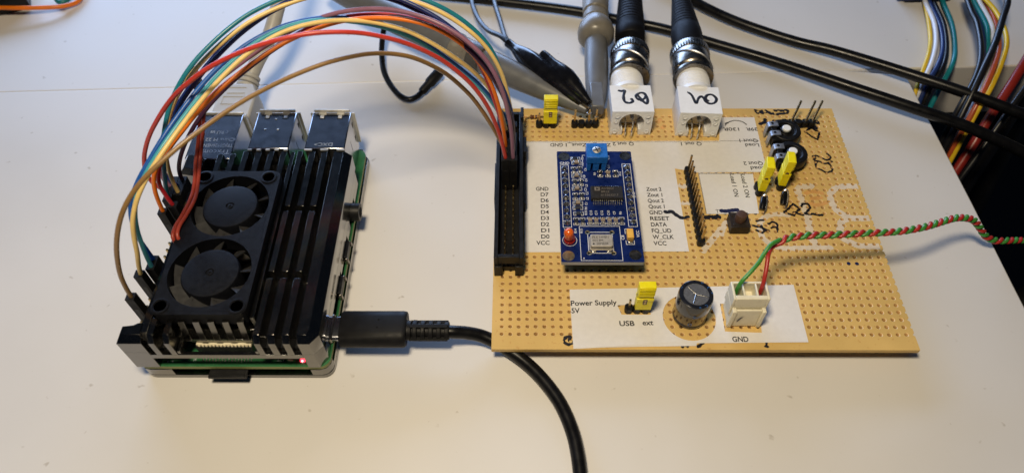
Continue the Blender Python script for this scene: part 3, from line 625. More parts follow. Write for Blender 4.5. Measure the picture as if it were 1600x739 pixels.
b.build('printed_text', 'sleeveblue', cap)
# push button
b = MB(); b.box(73.6, 79.6, 37.0, 43.0, .1, 3.4); b.m = 1; b.box(73.5, 79.7, 36.9, 43.1, 3.4, 3.75)
for x, y in ((74.5, 38), (78.7, 38), (74.5, 42), (78.7, 42)): b.cyl((x, y, 3.75), .4, .2, n=10)
pbn = b.build('push_button', ['btnbody', 'btnbody'], pb, bevel=.12)
b = MB(); b.lathe([(1.75, 3.7), (1.75, 6.4), (1.6, 6.75), (1.2, 6.85), (.01, 6.85)], (76.6, 40.0, 0), n=28); b.build('button_cap', 'brownpl', pbn)
# trimmer potentiometers
for i, (px, py) in enumerate(((99.5, 78.9), (99.3, 68.0))):
    b = MB(); b.lathe([(5.0, 2.2), (5.25, 2.6), (5.25, 5.4), (5.0, 5.8), (3.4, 5.9), (3.2, 5.2), (2.0, 5.2), (1.9, 6.0), (.01, 6.0)], (px, py, 0), n=44)
    b.box(px - 5.3, px - 1, py - 4.6, py + 4.4, 2.0, 5.2); b.box(px - 3, px + 3, py - 2.5, py + 2.5, .1, 2.3)
    pt = b.build('trimmer_potentiometer', 'blackpl', pb, bevel=.15)
    b = MB(); b.lathe([(1.5, 5.8), (1.5, 6.6), (1.3, 6.8), (.01, 6.8)], (px, py, 0), n=24); b.build('adjuster', 'white', pt)
    for yy in (2.6, -1.9):
        b = MB(); w = 1.15; x0 = px - 2.4
        pr = [(x0, 6.2), (px - 5.2, 6.2), (px - 5.8, 5.8), (px - 6.1, 5.2), (px - 6.1, .1), (px - 5.8, .1), (px - 5.75, 5.0), (px - 5.5, 5.6), (px - 5.0, 5.85), (x0, 5.85)]
        n = len(pr); v = [(x, py + yy - w, z) for x, z in pr] + [(x, py + yy + w, z) for x, z in pr]
        b.add(v, [(k, (k + 1) % n, n + (k + 1) % n, n + k) for k in range(n)] + [tuple(range(n))[::-1], tuple(range(n, 2 * n))])
        tg = b.build('terminal', 'zinc', pt, bevel=.08, seg=1)
        b = MB(); b.lathe([(.55, 6.2), (.5, 6.24), (.01, 6.24)], (px - 4.4, py + yy + .2, 0), n=16); b.build('rivet', 'floor', tg)
# coax sockets
def bnc(cx, y0, rot, marks):
    b = MB(); hw = 7.35; H = 11.4; zc = 5.75; r = 4.5
    arch = [(cx - hw, 0.1), (cx - 2.9, .1), (cx - 2.9, 2.6)] + [(cx + r * cos(a), zc + r * sin(a)) for a in [radians(225 - 270 * k / 18) for k in range(19)]] + [(cx + 2.9, 2.6), (cx + 2.9, .1), (cx + hw, .1), (cx + hw, H), (cx - hw, H)]
    # split into strips so every face is convex
    A = arch[2:-4]; yA, yB = y0, y0 + 6.0
    prof = A
    outer = []
    for (x, z) in prof:
        t = x - cx
        if z < 4.0: outer.append((cx + (hw if t > 0 else -hw), z))
        else:
            a = atan2(z - zc, t); k = min(hw / max(abs(cos(a)), 1e-6), (H - zc) / max(sin(a), 1e-6) if sin(a) > 0 else 99, (zc - 0.1) / max(-sin(a), 1e-6) if sin(a) < 0 else 99)
            outer.append((cx + k * cos(a), zc + k * sin(a)))
    corner_fix = []
    for (x, z) in outer: corner_fix.append((min(max(x, cx - hw), cx + hw), min(z, H)))
    # snap nearest points to the two top corners
    for sx in (-hw, hw):
        j = min(range(len(corner_fix)), key=lambda q: (corner_fix[q][0] - cx - sx) ** 2 + (corner_fix[q][1] - H) ** 2); corner_fix[j] = (cx + sx, H)
    I = [(cx - 2.9, .1)] + prof + [(cx + 2.9, .1)]; O = [(cx - hw, .1)] + corner_fix + [(cx + hw, .1)]
    n = len(I)
    v = [(x, yA, z) for x, z in I] + [(x, yA, z) for x, z in O] + [(x, yB, z) for x, z in I] + [(x, yB, z) for x, z in O]
    f = []
    for k in range(n - 1):
        f += [(k, k + 1, n + k + 1, n + k), (2 * n + k, 2 * n + k + 1, k + 1, k), (n + k, n + k + 1, 3 * n + k + 1, 3 * n + k)]
    b.add(v, f); b.box(cx - hw, cx + hw, yB, y0 + 13.6, .1, H)
    b.lathe([(6.1, 13.5), (6.1, 15.2), (5.8, 15.4), (5.8, 24)], (cx, y0, 6.4), (0, 1, 0), 40)
    for k in range(7): b.lathe([(5.85, 15.6 + k * .9), (6.05, 15.8 + k * .9), (6.05, 16.1 + k * .9), (5.85, 16.3 + k * .9)], (cx, y0, 6.4), (0, 1, 0), 40)
    for sx in (-1, 1):
        for zz, q in ((9.6, 1.0), (7.0, .8), (2.0, 1.0)): b.lathe([(q, -.35), (q * .8, -.5), (q * .55, -.3), (.01, -.3)], (cx + sx * (5.7 if zz < 9 else 5.4), y0, zz), (0, 1, 0), 18)
    h = b.build('coax_socket', 'white', pb, bevel=.12, seg=1)
    b = MB(); b.lathe([(4.2, 0), (4.2, .6), (1.6, .6), (1.5, 1.2), (.01, 1.2)], (cx, y0 + 5.0, zc), (0, 1, 0), 28); b.lathe([(.7, -2.6), (.7, 0)], (cx + .6, y0 + 5.0, zc - .3), (0, 1, 0), 12); b.build('back_shell', 'zinc', h)
    b = MB(); b.tube([(cx + .6, y0 + 2.6, zc - .3), (cx + .7, y0 + .6, zc - .8), (cx + .3, y0 - 1.4, 3.2), (cx + .2, y0 - 1.8, .1)], .27, 8, 5); b.tube([(cx - 1.9, y0 + 4, zc - .6), (cx - 1.9, y0 + 1, zc - 1.2), (cx - 2.0, y0 - 1.3, 3), (cx - 2.0, y0 - 1.6, .1)], .27, 8, 5); b.build('lead', 'bright', h)
    b = MB()
    for m_, w in marks: b.stroke([(cx + x, y0 + y) for x, y in m_], w, H, .05)
    b.build('marker_writing', 'marker', h)
    bpy.context.view_layer.update()
    if rot:
        R = Matrix.Translation(Vector((cx, y0, 0))) @ Matrix.Rotation(radians(rot), 4, 'Z') @ Matrix.Translation(Vector((-cx, -y0, 0)))
        at = Vector(pb['_at'])
        for ob_ in (h, *h.children):
            for vtx in ob_.data.vertices: vtx.co = ((R @ (vtx.co / S + at)) - at) * S
bnc(45.2, 82.0, 0, [([(-4.6, 11.0), (-3.4, 10.6), (-2.2, 10.8), (-2.8, 7.8), (-2.6, 5.2), (-1.0, 4.4), (.3, 5.4), (-.3, 6.8)], 1.0), ([(2.2, 8.6), (3.4, 6.2), (5.0, 4.0), (5.6, 6.4), (4.8, 9.2), (3.2, 9.6), (1.6, 8.0), (2.4, 6.2), (4.4, 6.6), (5.4, 8.4)], .95), ([(2.6, 5.8), (4.2, 4.8), (5.4, 4.6)], .5)])
bnc(68.9, 81.2, -2.5, [([(-4.0, 10.8), (-2.6, 9.2), (-1.7, 5.8), (-1.2, 5.2), (-.3, 7.6), (.8, 8.6), (1.6, 7.6), (2.0, 6.2), (3.4, 5.0), (5.2, 5.6), (6.0, 7.6), (4.8, 9.6), (3.0, 9.4), (2.2, 7.8), (2.8, 6.6), (3.4, 6.6)], .95)])
# ================================================================ blue signal generator module
MZ = 8.5
md = thing('signal_module', 'dark blue signal generator module with red light and blue trimmer, plugged onto the tan board', 'circuit module', (30.2, 40.7, 0.15))
mx0, mx1, my0, my1 = 17.8, 42.6, 18.2, 63.4
b = plate([rrect(mx0, mx1, my0, my1, .3, 2), circ(20.0, 20.5, 1.45, 24), circ(40.1, 20.9, 1.45, 24), circ(20.1, 61.0, 1.45, 24), circ(40.5, 61.3, 1.45, 24)], MZ - 1.5, MZ)
for f in range(len(b.f)):
    zs = [b.v[i][2] for i in b.f[f]]; b.mi[f] = 1 if max(zs) - min(zs) > .5 else 0
mp = b.build('circuit_board', ['pcbblue', 'pcbside'], md)
for x, y, k in ((20.0, 20.5, 'ngold'), (40.1, 20.9, 'nickel'), (20.1, 61.0, 'print'), (40.5, 61.3, 'print')):
    b = MB(); b.lathe([(1.47, -1.52), (1.43, .02), (1.43, .05), (1.85, .05), (1.87, .0)], (x, y, MZ), n=32)
    if k == 'ngold': b.lathe([(1.43, -.4), (.01, -.38)], (x, y, MZ), n=24)
    b.build('mounting_hole', 'nickel' if k == 'print' else k, mp)
for x, y0 in ((20.1, 55.75), (40.55, 56.25)):
    b = MB(); b.box(x - 1.25, x + 1.25, y0 - 9 * 2.54 - 1.2, y0 + 1.2, 2.6 + .1, MZ - 1.6); b.build('pin_header', 'blackpl', md, bevel=.1)
    b = MB(); b.box(x - 1.27, x + 1.27, y0 - 9 * 2.54 - 1.3, y0 + 1.3, .15, 2.6); b.build('socket', 'blackpl', md, bevel=.1)
    for k in range(10):
        b = MB(); yy = y0 - 2.53 * k + random.uniform(-.1, .1); e = random.uniform(.95, 1.12)
        b.lathe([(.98 * e, .0), (.95 * e, .14), (.75 * e, .42), (.5, .75), (.3, 1.05), (.26, 1.3), (.01, 1.34)], (x, yy, MZ), (random.uniform(-.12, .12), random.uniform(-.12, .12), 1), n=16); b.build('solder_joint', 'bright', md)
# silk print
b = MB(); LZ = MZ + .02
def line(x0, y0, x1, y1, w=.17):
    L = sqrt((x1 - x0) ** 2 + (y1 - y0) ** 2); nx, ny = -(y1 - y0) / L * w / 2, (x1 - x0) / L * w / 2
    ex, ey = (x1 - x0) / L * w / 2, (y1 - y0) / L * w / 2
    b.add([(x0 - ex + nx, y0 - ey + ny, LZ), (x0 - ex - nx, y0 - ey - ny, LZ), (x1 + ex - nx, y1 + ey - ny, LZ), (x1 + ex + nx, y1 + ey + ny, LZ)], [(0, 1, 2, 3)])
def rect(x0, x1, y0, y1, w=.17):
    h_ = w / 2
    line(x0 + w, y0, x1 - w, y0, w); line(x0 + w, y1, x1 - w, y1, w); line(x0, y0, x0, y1, w); line(x1, y0, x1, y1, w)
rect(18.8, 21.4, 31.3, 57.2); line(19.0, 33.85, 21.2, 33.85); rect(39.1, 41.8, 31.6, 57.7); line(39.3, 34.2, 41.6, 34.2)
rect(23.75, 36.2, 18.8, 31.7); rect(26.2, 33.7, 21.5, 29.4, .2)
for sx in (-1, 1):
    line(39.0 + sx * 1.25, 24.8, 39.0 + sx * 1.25, 26.2); line(39.0 + sx * 1.25, 28.8, 39.0 + sx * 1.25, 30.6)
line(37.9, 24.75, 40.1, 24.75); line(37.9, 30.65, 40.1, 30.65)
line(26.2, 61.6, 26.2, 56.8); line(26.35, 61.6, 27, 61.6)
for k in range(20):
    a0, a1 = 2 * pi * k / 20, 2 * pi * (k + .98) / 20; line(20.6 + 2.2 * cos(a0), 26.3 + 2.2 * sin(a0), 20.6 + 2.2 * cos(a1), 26.3 + 2.2 * sin(a1), .14)
smd_h = [(23.8, 60.0, 1), (24.1, 58.2, 0), (23.9, 52.4, 0), (23.8, 46.9, 0), (23.8, 40.9, 0), (23.7, 39.0, 1), (23.8, 36.7, 1)]
smd_v = [(23.1, 54.9, 1), (25.1, 55.1, 1), (23.2, 49.5, 1), (25.2, 49.6, 1), (23.1, 43.7, 1), (25.2, 43.8, 1), (31.7, 53.4, 1), (34.2, 53.4, 0), (36.7, 53.4, 1),
         (22.9, 33.6, 1), (24.9, 33.6, 1), (27.2, 33.8, 0), (29.1, 33.8, 0), (31.2, 33.8, 0), (33.2, 33.8, 0), (35.2, 33.8, 0), (37.1, 33.8, 1)]
for x, y, r in smd_h:
    for sx in (-1, 1): line(x + sx * 1.55, y - .62, x + sx * 1.55, y + .62, .14); line(x + sx * 1.45, y - .72, x + sx * .8, y - .72, .14); line(x + sx * 1.45, y + .72, x + sx * .8, y + .72, .14)
for x, y, r in smd_v:
    for sy in (-1, 1): line(x - .7, y + sy * 1.45, x + .7, y + sy * 1.45, .14); line(x - .8, y + sy * 1.35, x - .8, y + sy * .7, .14); line(x + .8, y + sy * 1.35, x + .8, y + sy * .7, .14)
tx = lambda t, x, y, r=0, h=1.0: b.text(t, x, y, LZ, h, None, rot=r, bold=.012, align='C')
tx('GND', 20.2, 57.6); tx('GND', 42.25, 44.4, 90, .8); tx('VCC', 42.05, 28.8, 90, .9); tx('V', 19.4, 29.9, 0, .9); tx('C8', 37.35, 27.4, 90)
for t, x, y in (('R5', 26.55, 60.2), ('C7', 26.4, 57.9), ('C6', 27.3, 55.2), ('C8', 26.7, 52.2), ('C4', 27.3, 50.6), ('L3', 27.3, 48.3), ('C3', 26.9, 46.6), ('C2', 27.3, 45.0), ('L2', 27.3, 42.9), ('C1', 26.8, 40.7), ('R4', 26.6, 38.9), ('R10', 26.5, 37.0), ('R9', 30.3, 53.4), ('R12', 38.5, 53.4), ('C11', 34.9, 56.6), ('C13', 28.1, 37.0), ('C11', 29.7, 37.0), ('C12', 31.5, 37.0), ('C10', 33.6, 37.0), ('C9', 35.4, 37.0), ('R6', 37.3, 37.0), ('R14', 22.9, 29.9), ('R15', 24.7, 29.9), ('R13', 35.2, 60.6)): tx(t, x, y, 90, .78)
b.cyl((24.6, 19.6, MZ), .22, .02, n=10)
for k in range(14): b.box(28.4 + .66 * k - .12, 28.4 + .66 * k + .12, 47.7, 47.9, MZ, LZ)
b.build('board_print', 'print', mp)
for x, y, r in smd_h + smd_v:
    hor = (x, y, r) in smd_h
    b = MB(); L, w, h = (1.0, .62, .5) if r else (1.0, .66, .85)
    dims = (lambda a0, a1, c, z0, z1: b.box(x + a0, x + a1, y - c, y + c, z0, z1)) if hor else (lambda a0, a1, c, z0, z1: b.box(x - c, x + c, y + a0, y + a1, z0, z1))
    dims(-L + .35, L - .35, w - .03, MZ, MZ + h - .03)
    b.m = 1; dims(-L, -L + .36, w, MZ, MZ + h); dims(L - .36, L, w, MZ, MZ + h)
    dims(-L - .3, -L + .1, w * .9, MZ, MZ + .18); dims(L - .1, L + .3, w * .9, MZ, MZ + .18)
    b.build('chip_resistor' if r else 'chip_capacitor', ['resbody' if r else 'capbody', 'bright'], md, bevel=.07, seg=1)
# main chip
b = MB(); b.loft([(28.0, 41.6), (38.1, 41.6), (38.1, 46.7), (28.0, 46.7)], MZ + .2, [(27.9, 41.5), (38.2, 41.5), (38.2, 46.8), (27.9, 46.8)], MZ + 1.0); b.loft([(27.9, 41.5), (38.2, 41.5), (38.2, 46.8), (27.9, 46.8)], MZ + 1.0, [(28.1, 41.75), (38.0, 41.75), (38.0, 46.6), (28.1, 46.6)], MZ + 1.75)
ch_ = b.build('main_chip', 'chip', md, bevel=.05, seg=1)
for k in range(14):
    b = MB(); x = 28.75 + .68 * k
    b.tube([(x, 41.55, MZ + 1.0), (x, 41.0, MZ + .95), (x, 40.75, MZ + .3), (x, 40.1, MZ + .14)], .17, 6, 3); b.tube([(x, 46.75, MZ + 1.0), (x, 47.2, MZ + .9), (x, 47.4, MZ + .3), (x, 47.9, MZ + .14)], .15, 6, 3); b.build('lead', 'bright', ch_)
b = MB(); b.text('AD9850', 31.3, 45.2, MZ + 1.77, .8, 4.0); b.text('BRSZ', 31.3, 43.9, MZ + 1.77, .8, 2.6); b.text('#1336327.7', 31.0, 42.5, MZ + 1.77, .8, 5.6)
b.add([(29.2, 44.7, MZ + 1.77), (30.9, 44.7, MZ + 1.77), (30.9, 46.2, MZ + 1.77), (29.2, 46.2, MZ + 1.77)], [(0, 1, 2, 3)]); b.build('chip_marking', 'dim', ch_)
b = MB(); b.add([(29.7, 44.95, MZ + 1.79), (30.6, 45.45, MZ + 1.79), (29.7, 45.95, MZ + 1.79)], [(0, 1, 2)]); b.build('chip_emblem', 'chip', ch_)
# crystal can
b = MB(); b.prism(rrect(26.7, 33.4, 22.6, 27.2, .6), MZ + .5, MZ + 2.0); b.prism(rrect(26.45, 33.65, 22.35, 27.45, .6), MZ + .15, MZ + .5)
xt = b.build('crystal_can', 'can', md, bevel=.2)
b = MB(); b.text('PLE HMP7', 27.3, 25.6, MZ + 2.02, .85, 5.2); b.text('0053M', 27.3, 24.4, MZ + 2.02, .85, 3.2); b.text('20MR0R', 28.4, 23.2, MZ + 2.02, .85, 3.7); b.cyl((27.6, 23.6, MZ + 2.0), .3, .02, n=12); b.build('can_marking', 'ink', xt)
b = MB(); b.box(27.0, 28.4, 21.7, 22.4, MZ, MZ + .4); b.box(31.6, 33.0, 21.7, 22.4, MZ, MZ + .4); b.build('solder_pad', 'bright', xt, bevel=.15)
for x, y in ((26.2, 29.3), (33.7, 29.3), (26.3, 21.5), (33.7, 21.5)):
    b = MB(); b.lathe([(.8, 0), (.8, .06), (.5, .08), (.42, .02), (.01, .02)], (x, y, MZ), n=20); b.m = 1; b.cyl((x, y, MZ + .02), .44, .03, n=14); b.build('plated_hole', ['ngold', 'floor'], md)
b = MB(); b.box(38.0, 40.0, 26.0, 29.5, MZ + .2, MZ + 1.9); b.m = 1; b.box(38.2, 39.8, 29.5, 30.2, MZ, MZ + .9); b.box(38.2, 39.8, 25.0, 26.0, MZ, MZ + .7); b.build('tantalum_capacitor', ['tant', 'bright'], md, bevel=.15)
# indicator
b = MB(); b.lathe([(1.75, 0), (1.75, .9), (1.5, .95), (1.48, 2.2)], (20.5, 26.2, MZ), n=28); b.build('led_base', 'ledbase', md)
b = MB(); b.lathe([(1.48, 2.2), (1.5, 3.2), (1.5, 4.3), (1.4, 4.9), (1.05, 5.45), (.55, 5.75), (.01, 5.85)], (20.5, 26.2, MZ), (-.1, -.05, 1), n=28); lab(b.build('led_dome', 'led', md), 'orange red dome of the indicator light')
# trimmer
b = MB(); b.box(26.9, 33.7, 54.2, 60.6, MZ + 4.0, MZ + 7.0); b.box(27.4, 33.3, 57, 60.4, MZ + .3, MZ + 4.0)
for x0, x1 in ((27.2, 28.5), (29.2, 31.2), (32.0, 33.5)): b.box(x0, x1, 54.35, 57.0, MZ + .3, MZ + 4.0)
tr = b.build('blue_trimmer', 'trim', md, bevel=.2)
b = MB(); b.lathe([(1.4, 0), (1.4, .25), (1.3, .32), (.01, .32)], (30.2, 57.4, MZ + 7.0), n=28); tsc = b.build('adjusting_screw', 'screw', tr)
b = MB()
for a in (20, 110): c_, s_ = cos(radians(a)), sin(radians(a)); b.add([(30.2 + u * c_ - v * s_, 57.4 + u * s_ + v * c_, MZ + 7.335) for u, v in ((-1.2, -.17), (1.2, -.17), (1.2, .17), (-1.2, .17))] if a == 20 else [(30.2 + u * c_ - v * s_, 57.4 + u * s_ + v * c_, MZ + 7.34) for u, v in ((-1.2, -.17), (1.2, -.17), (1.2, .17), (-1.2, .17))], [(0, 1, 2, 3)])
b.build('screw_slot', 'floor', tsc)
b = MB()
for k in range(10):
    a = radians(-60 + 30 * k); b.stroke([(30.2 + 1.7 * cos(a), 57.4 + 1.7 * sin(a)), (30.2 + 1.9 * cos(a), 57.4 + 1.9 * sin(a)), (30.2 + 2.1 * cos(a), 57.4 + 2.1 * sin(a))], .25, MZ + 7.0, .02)
b.build('dial_mark', 'pcbblue', tr)

KM = 1.0139                                                      # module sits low on short sockets
md.location = Vector((4.8 + (30.2 - 4.8) * KM, -107 + (40.7 + 107) * KM, .15)) * S; md.scale = (KM, KM, 1)
# ================================================================ white power plug with its twisted pair
pw = thing('power_cable', 'twisted red and green wires ending in a cream plug on the paper label', 'cable', (71.5, 7, .1))
b = MB(); cx0, cx1, cy0, cy1 = 66.3, 76.7, 3.9, 10.0
for x0, x1, y0, y1 in ((cx0, cx0 + .7, cy0, cy1), (cx1 - .7, cx1, cy0, cy1), (cx0 + .7, cx1 - .7, cy0, cy0 + 1.4), (cx0 + .7, cx1 - .7, cy1 - .7, cy1), (69.35, 69.9, cy0 + 1.4, cy1 - .7), (73.1, 73.65, cy0 + 1.4, cy1 - .7)): b.box(x0, x1, y0, y1, 9.0, 13.2)
b.box(cx0, cx1, cy0, cy1, 5.0, 9.0); b.box(66.9, 76.2, 3.6, 9.8, .15, 5.0)
pl = b.build('plug_housing', 'cream', pw, bevel=.2)
b = MB(); b.prism_x([(2.6, .3), (3.7, .3), (3.7, 8.3), (3.3, 8.6), (2.9, 8.4)], 68.0, 75.3); b.build('latch', 'cream', pw, bevel=.25)
b = MB(); b.box(66.7, 68.0, 2.2, 3.9, .15, 8.8); b.box(75.3, 76.5, 2.2, 3.9, .15, 8.8); b.build('guide_rib', 'cream', pw, bevel=.25)
b = MB(); b.add([(69.0, 2.57, 3.0), (69.3, 2.57, 2.9), (70.0, 2.57, 4.6), (70.6, 2.57, 5.6), (69.9, 2.57, 5.4), (69.3, 2.57, 4.4)], [tuple(range(6))]); b.build('ink_smudge', 'bluemarker', pw)
path = smooth_path([(80.5, 19.4, 19.6), (83.5, 21.0, 19.4), (90, 22.4, 18.8), (97.2, 23.2, 18.0), (107, 24.4, 17.2), (117.6, 25.9, 16.0), (127, 28.6, 14.6), (134.4, 31.9, 13.0), (140, 34.5, 11.6), (144.1, 35.8, 10.2), (148.5, 36.9, 7.8), (152.0, 36.9, 4.6), (156.2, 36.2, .2), (160.5, 36.2, -2.2), (166, 37.2, -3.6), (174.5, 39.7, -7), (186.0, 41.3, -12.0), (200, 42, -22), (216, 40, -40), (230, 34, -70), (238, 24, -120), (242, 10, -200)], 14)
L = [0]
for p, q in zip(path[:-1], path[1:]): L.append(L[-1] + (q - p).length)
for col, ph, st in (('green', 0.0, [(67.9, 7.6, 10), (68.1, 7.8, 13.4), (68.8, 8.6, 15.4), (71.2, 10.6, 17.2), (73.6, 13.0, 18.4), (75.2, 15.2, 19.2), (77.3, 17.6, 20.6)]), ('red', pi, [(74.9, 7.6, 10), (74.9, 7.9, 13.6), (75.2, 9.4, 16.2), (75.8, 12.0, 18.0), (76.4, 14.6, 19.2), (77.6, 17.0, 18.6), (79.0, 18.7, 18.4)])):
    hx = []
    for i, p in enumerate(path):
        t = (path[min(i + 1, len(path) - 1)] - path[max(i - 1, 0)]).normalized(); u = t.cross(Vector((0, 0, 1))).normalized(); w = u.cross(t)
        a = 2 * pi * L[i] / 4.9 + ph + 2.2; hx.append(tuple(p + u * (.60 * cos(a)) + w * (.60 * sin(a))))
    first = smooth_path(st + [hx[0], hx[4]], 6)[:-6]
    lab(MB().tube([tuple(p) for p in first] + hx, .62, 10, raw=True).build('wire', 'w_tw' + col, pw), col + ' wire of the twisted pair')

# ================================================================ yellow jumpers
def jumper(at, rot, label, tilt=0.0):
    t = thing('jumper', label, 'jumper', (0, 0, 0), 'yellow shorting jumpers pushed on the pin headers')
    b = MB()
    b.box(-2.4, 2.4, -1.25, 1.25, 0, 4.6); b.box(-2.5, 2.5, -1.35, 1.35, 4.6, 6.0); b.box(-2.4, 2.4, -.95, 1.25, 6.0, 7.6); b.box(-2.45, 2.45, -1.15, 1.25, 7.6, 11.8)
    for k in range(5): b.box(-2.3, 2.3, -1.5, -1.15, 7.9 + k * .78, 8.3 + k * .78)
    body = b.build('jumper_body', 'yellow', t, bevel=.18)
    b = MB(); b.box(-.6, .6, -1.42, -1.3, 3.4, 5.9); b.m = 1; b.box(-.3, .3, -1.46, -1.4, 3.7, 4.5); b.box(-.3, .3, -1.46, -1.4, 4.9, 5.6); b.build('test_window', ['brownpl', 'gold'], body)
    b = MB(); b.lathe([(.62, -2.47), (.62, 2.47)], (0, .1, 5.9), (1, 0, 0), 14, ell=1.4); b.build('side_hole', 'brownpl', body)
    t.location = Vector(at) * S; t.rotation_euler = (tilt, 0, radians(rot)); return t
J = [jumper((16.4, 86.3, 2.55), 0, 'yellow jumper standing beside the thin brown resistor near the back edge'),
     jumper((42.1, 8.0, 2.55), 0, 'yellow jumper above the printed word ext on the power supply label')]
def dup(root, loc, rotz, label, tilt=0.0):
    r = root.copy(); COL.objects.link(r); r.location = Vector(loc) * S; r.rotation_euler = (tilt, 0, radians(rotz)); r['label'] = label
    for ch in list(root.children):
        c = ch.copy(); COL.objects.link(c); c.parent = r
        for g in ch.children:
            d = g.copy(); COL.objects.link(d); d.parent = c
    return r
dup(J[0], (87.0, 55.4, 2.55), 82, 'yellow jumper next to the printed words Load 2 ON, the left of the neighbouring pair')
dup(J[0], (94.3, 57.8, 2.55), 82, 'yellow jumper leaning in front of the lower black trimmer, the right of the neighbouring pair')

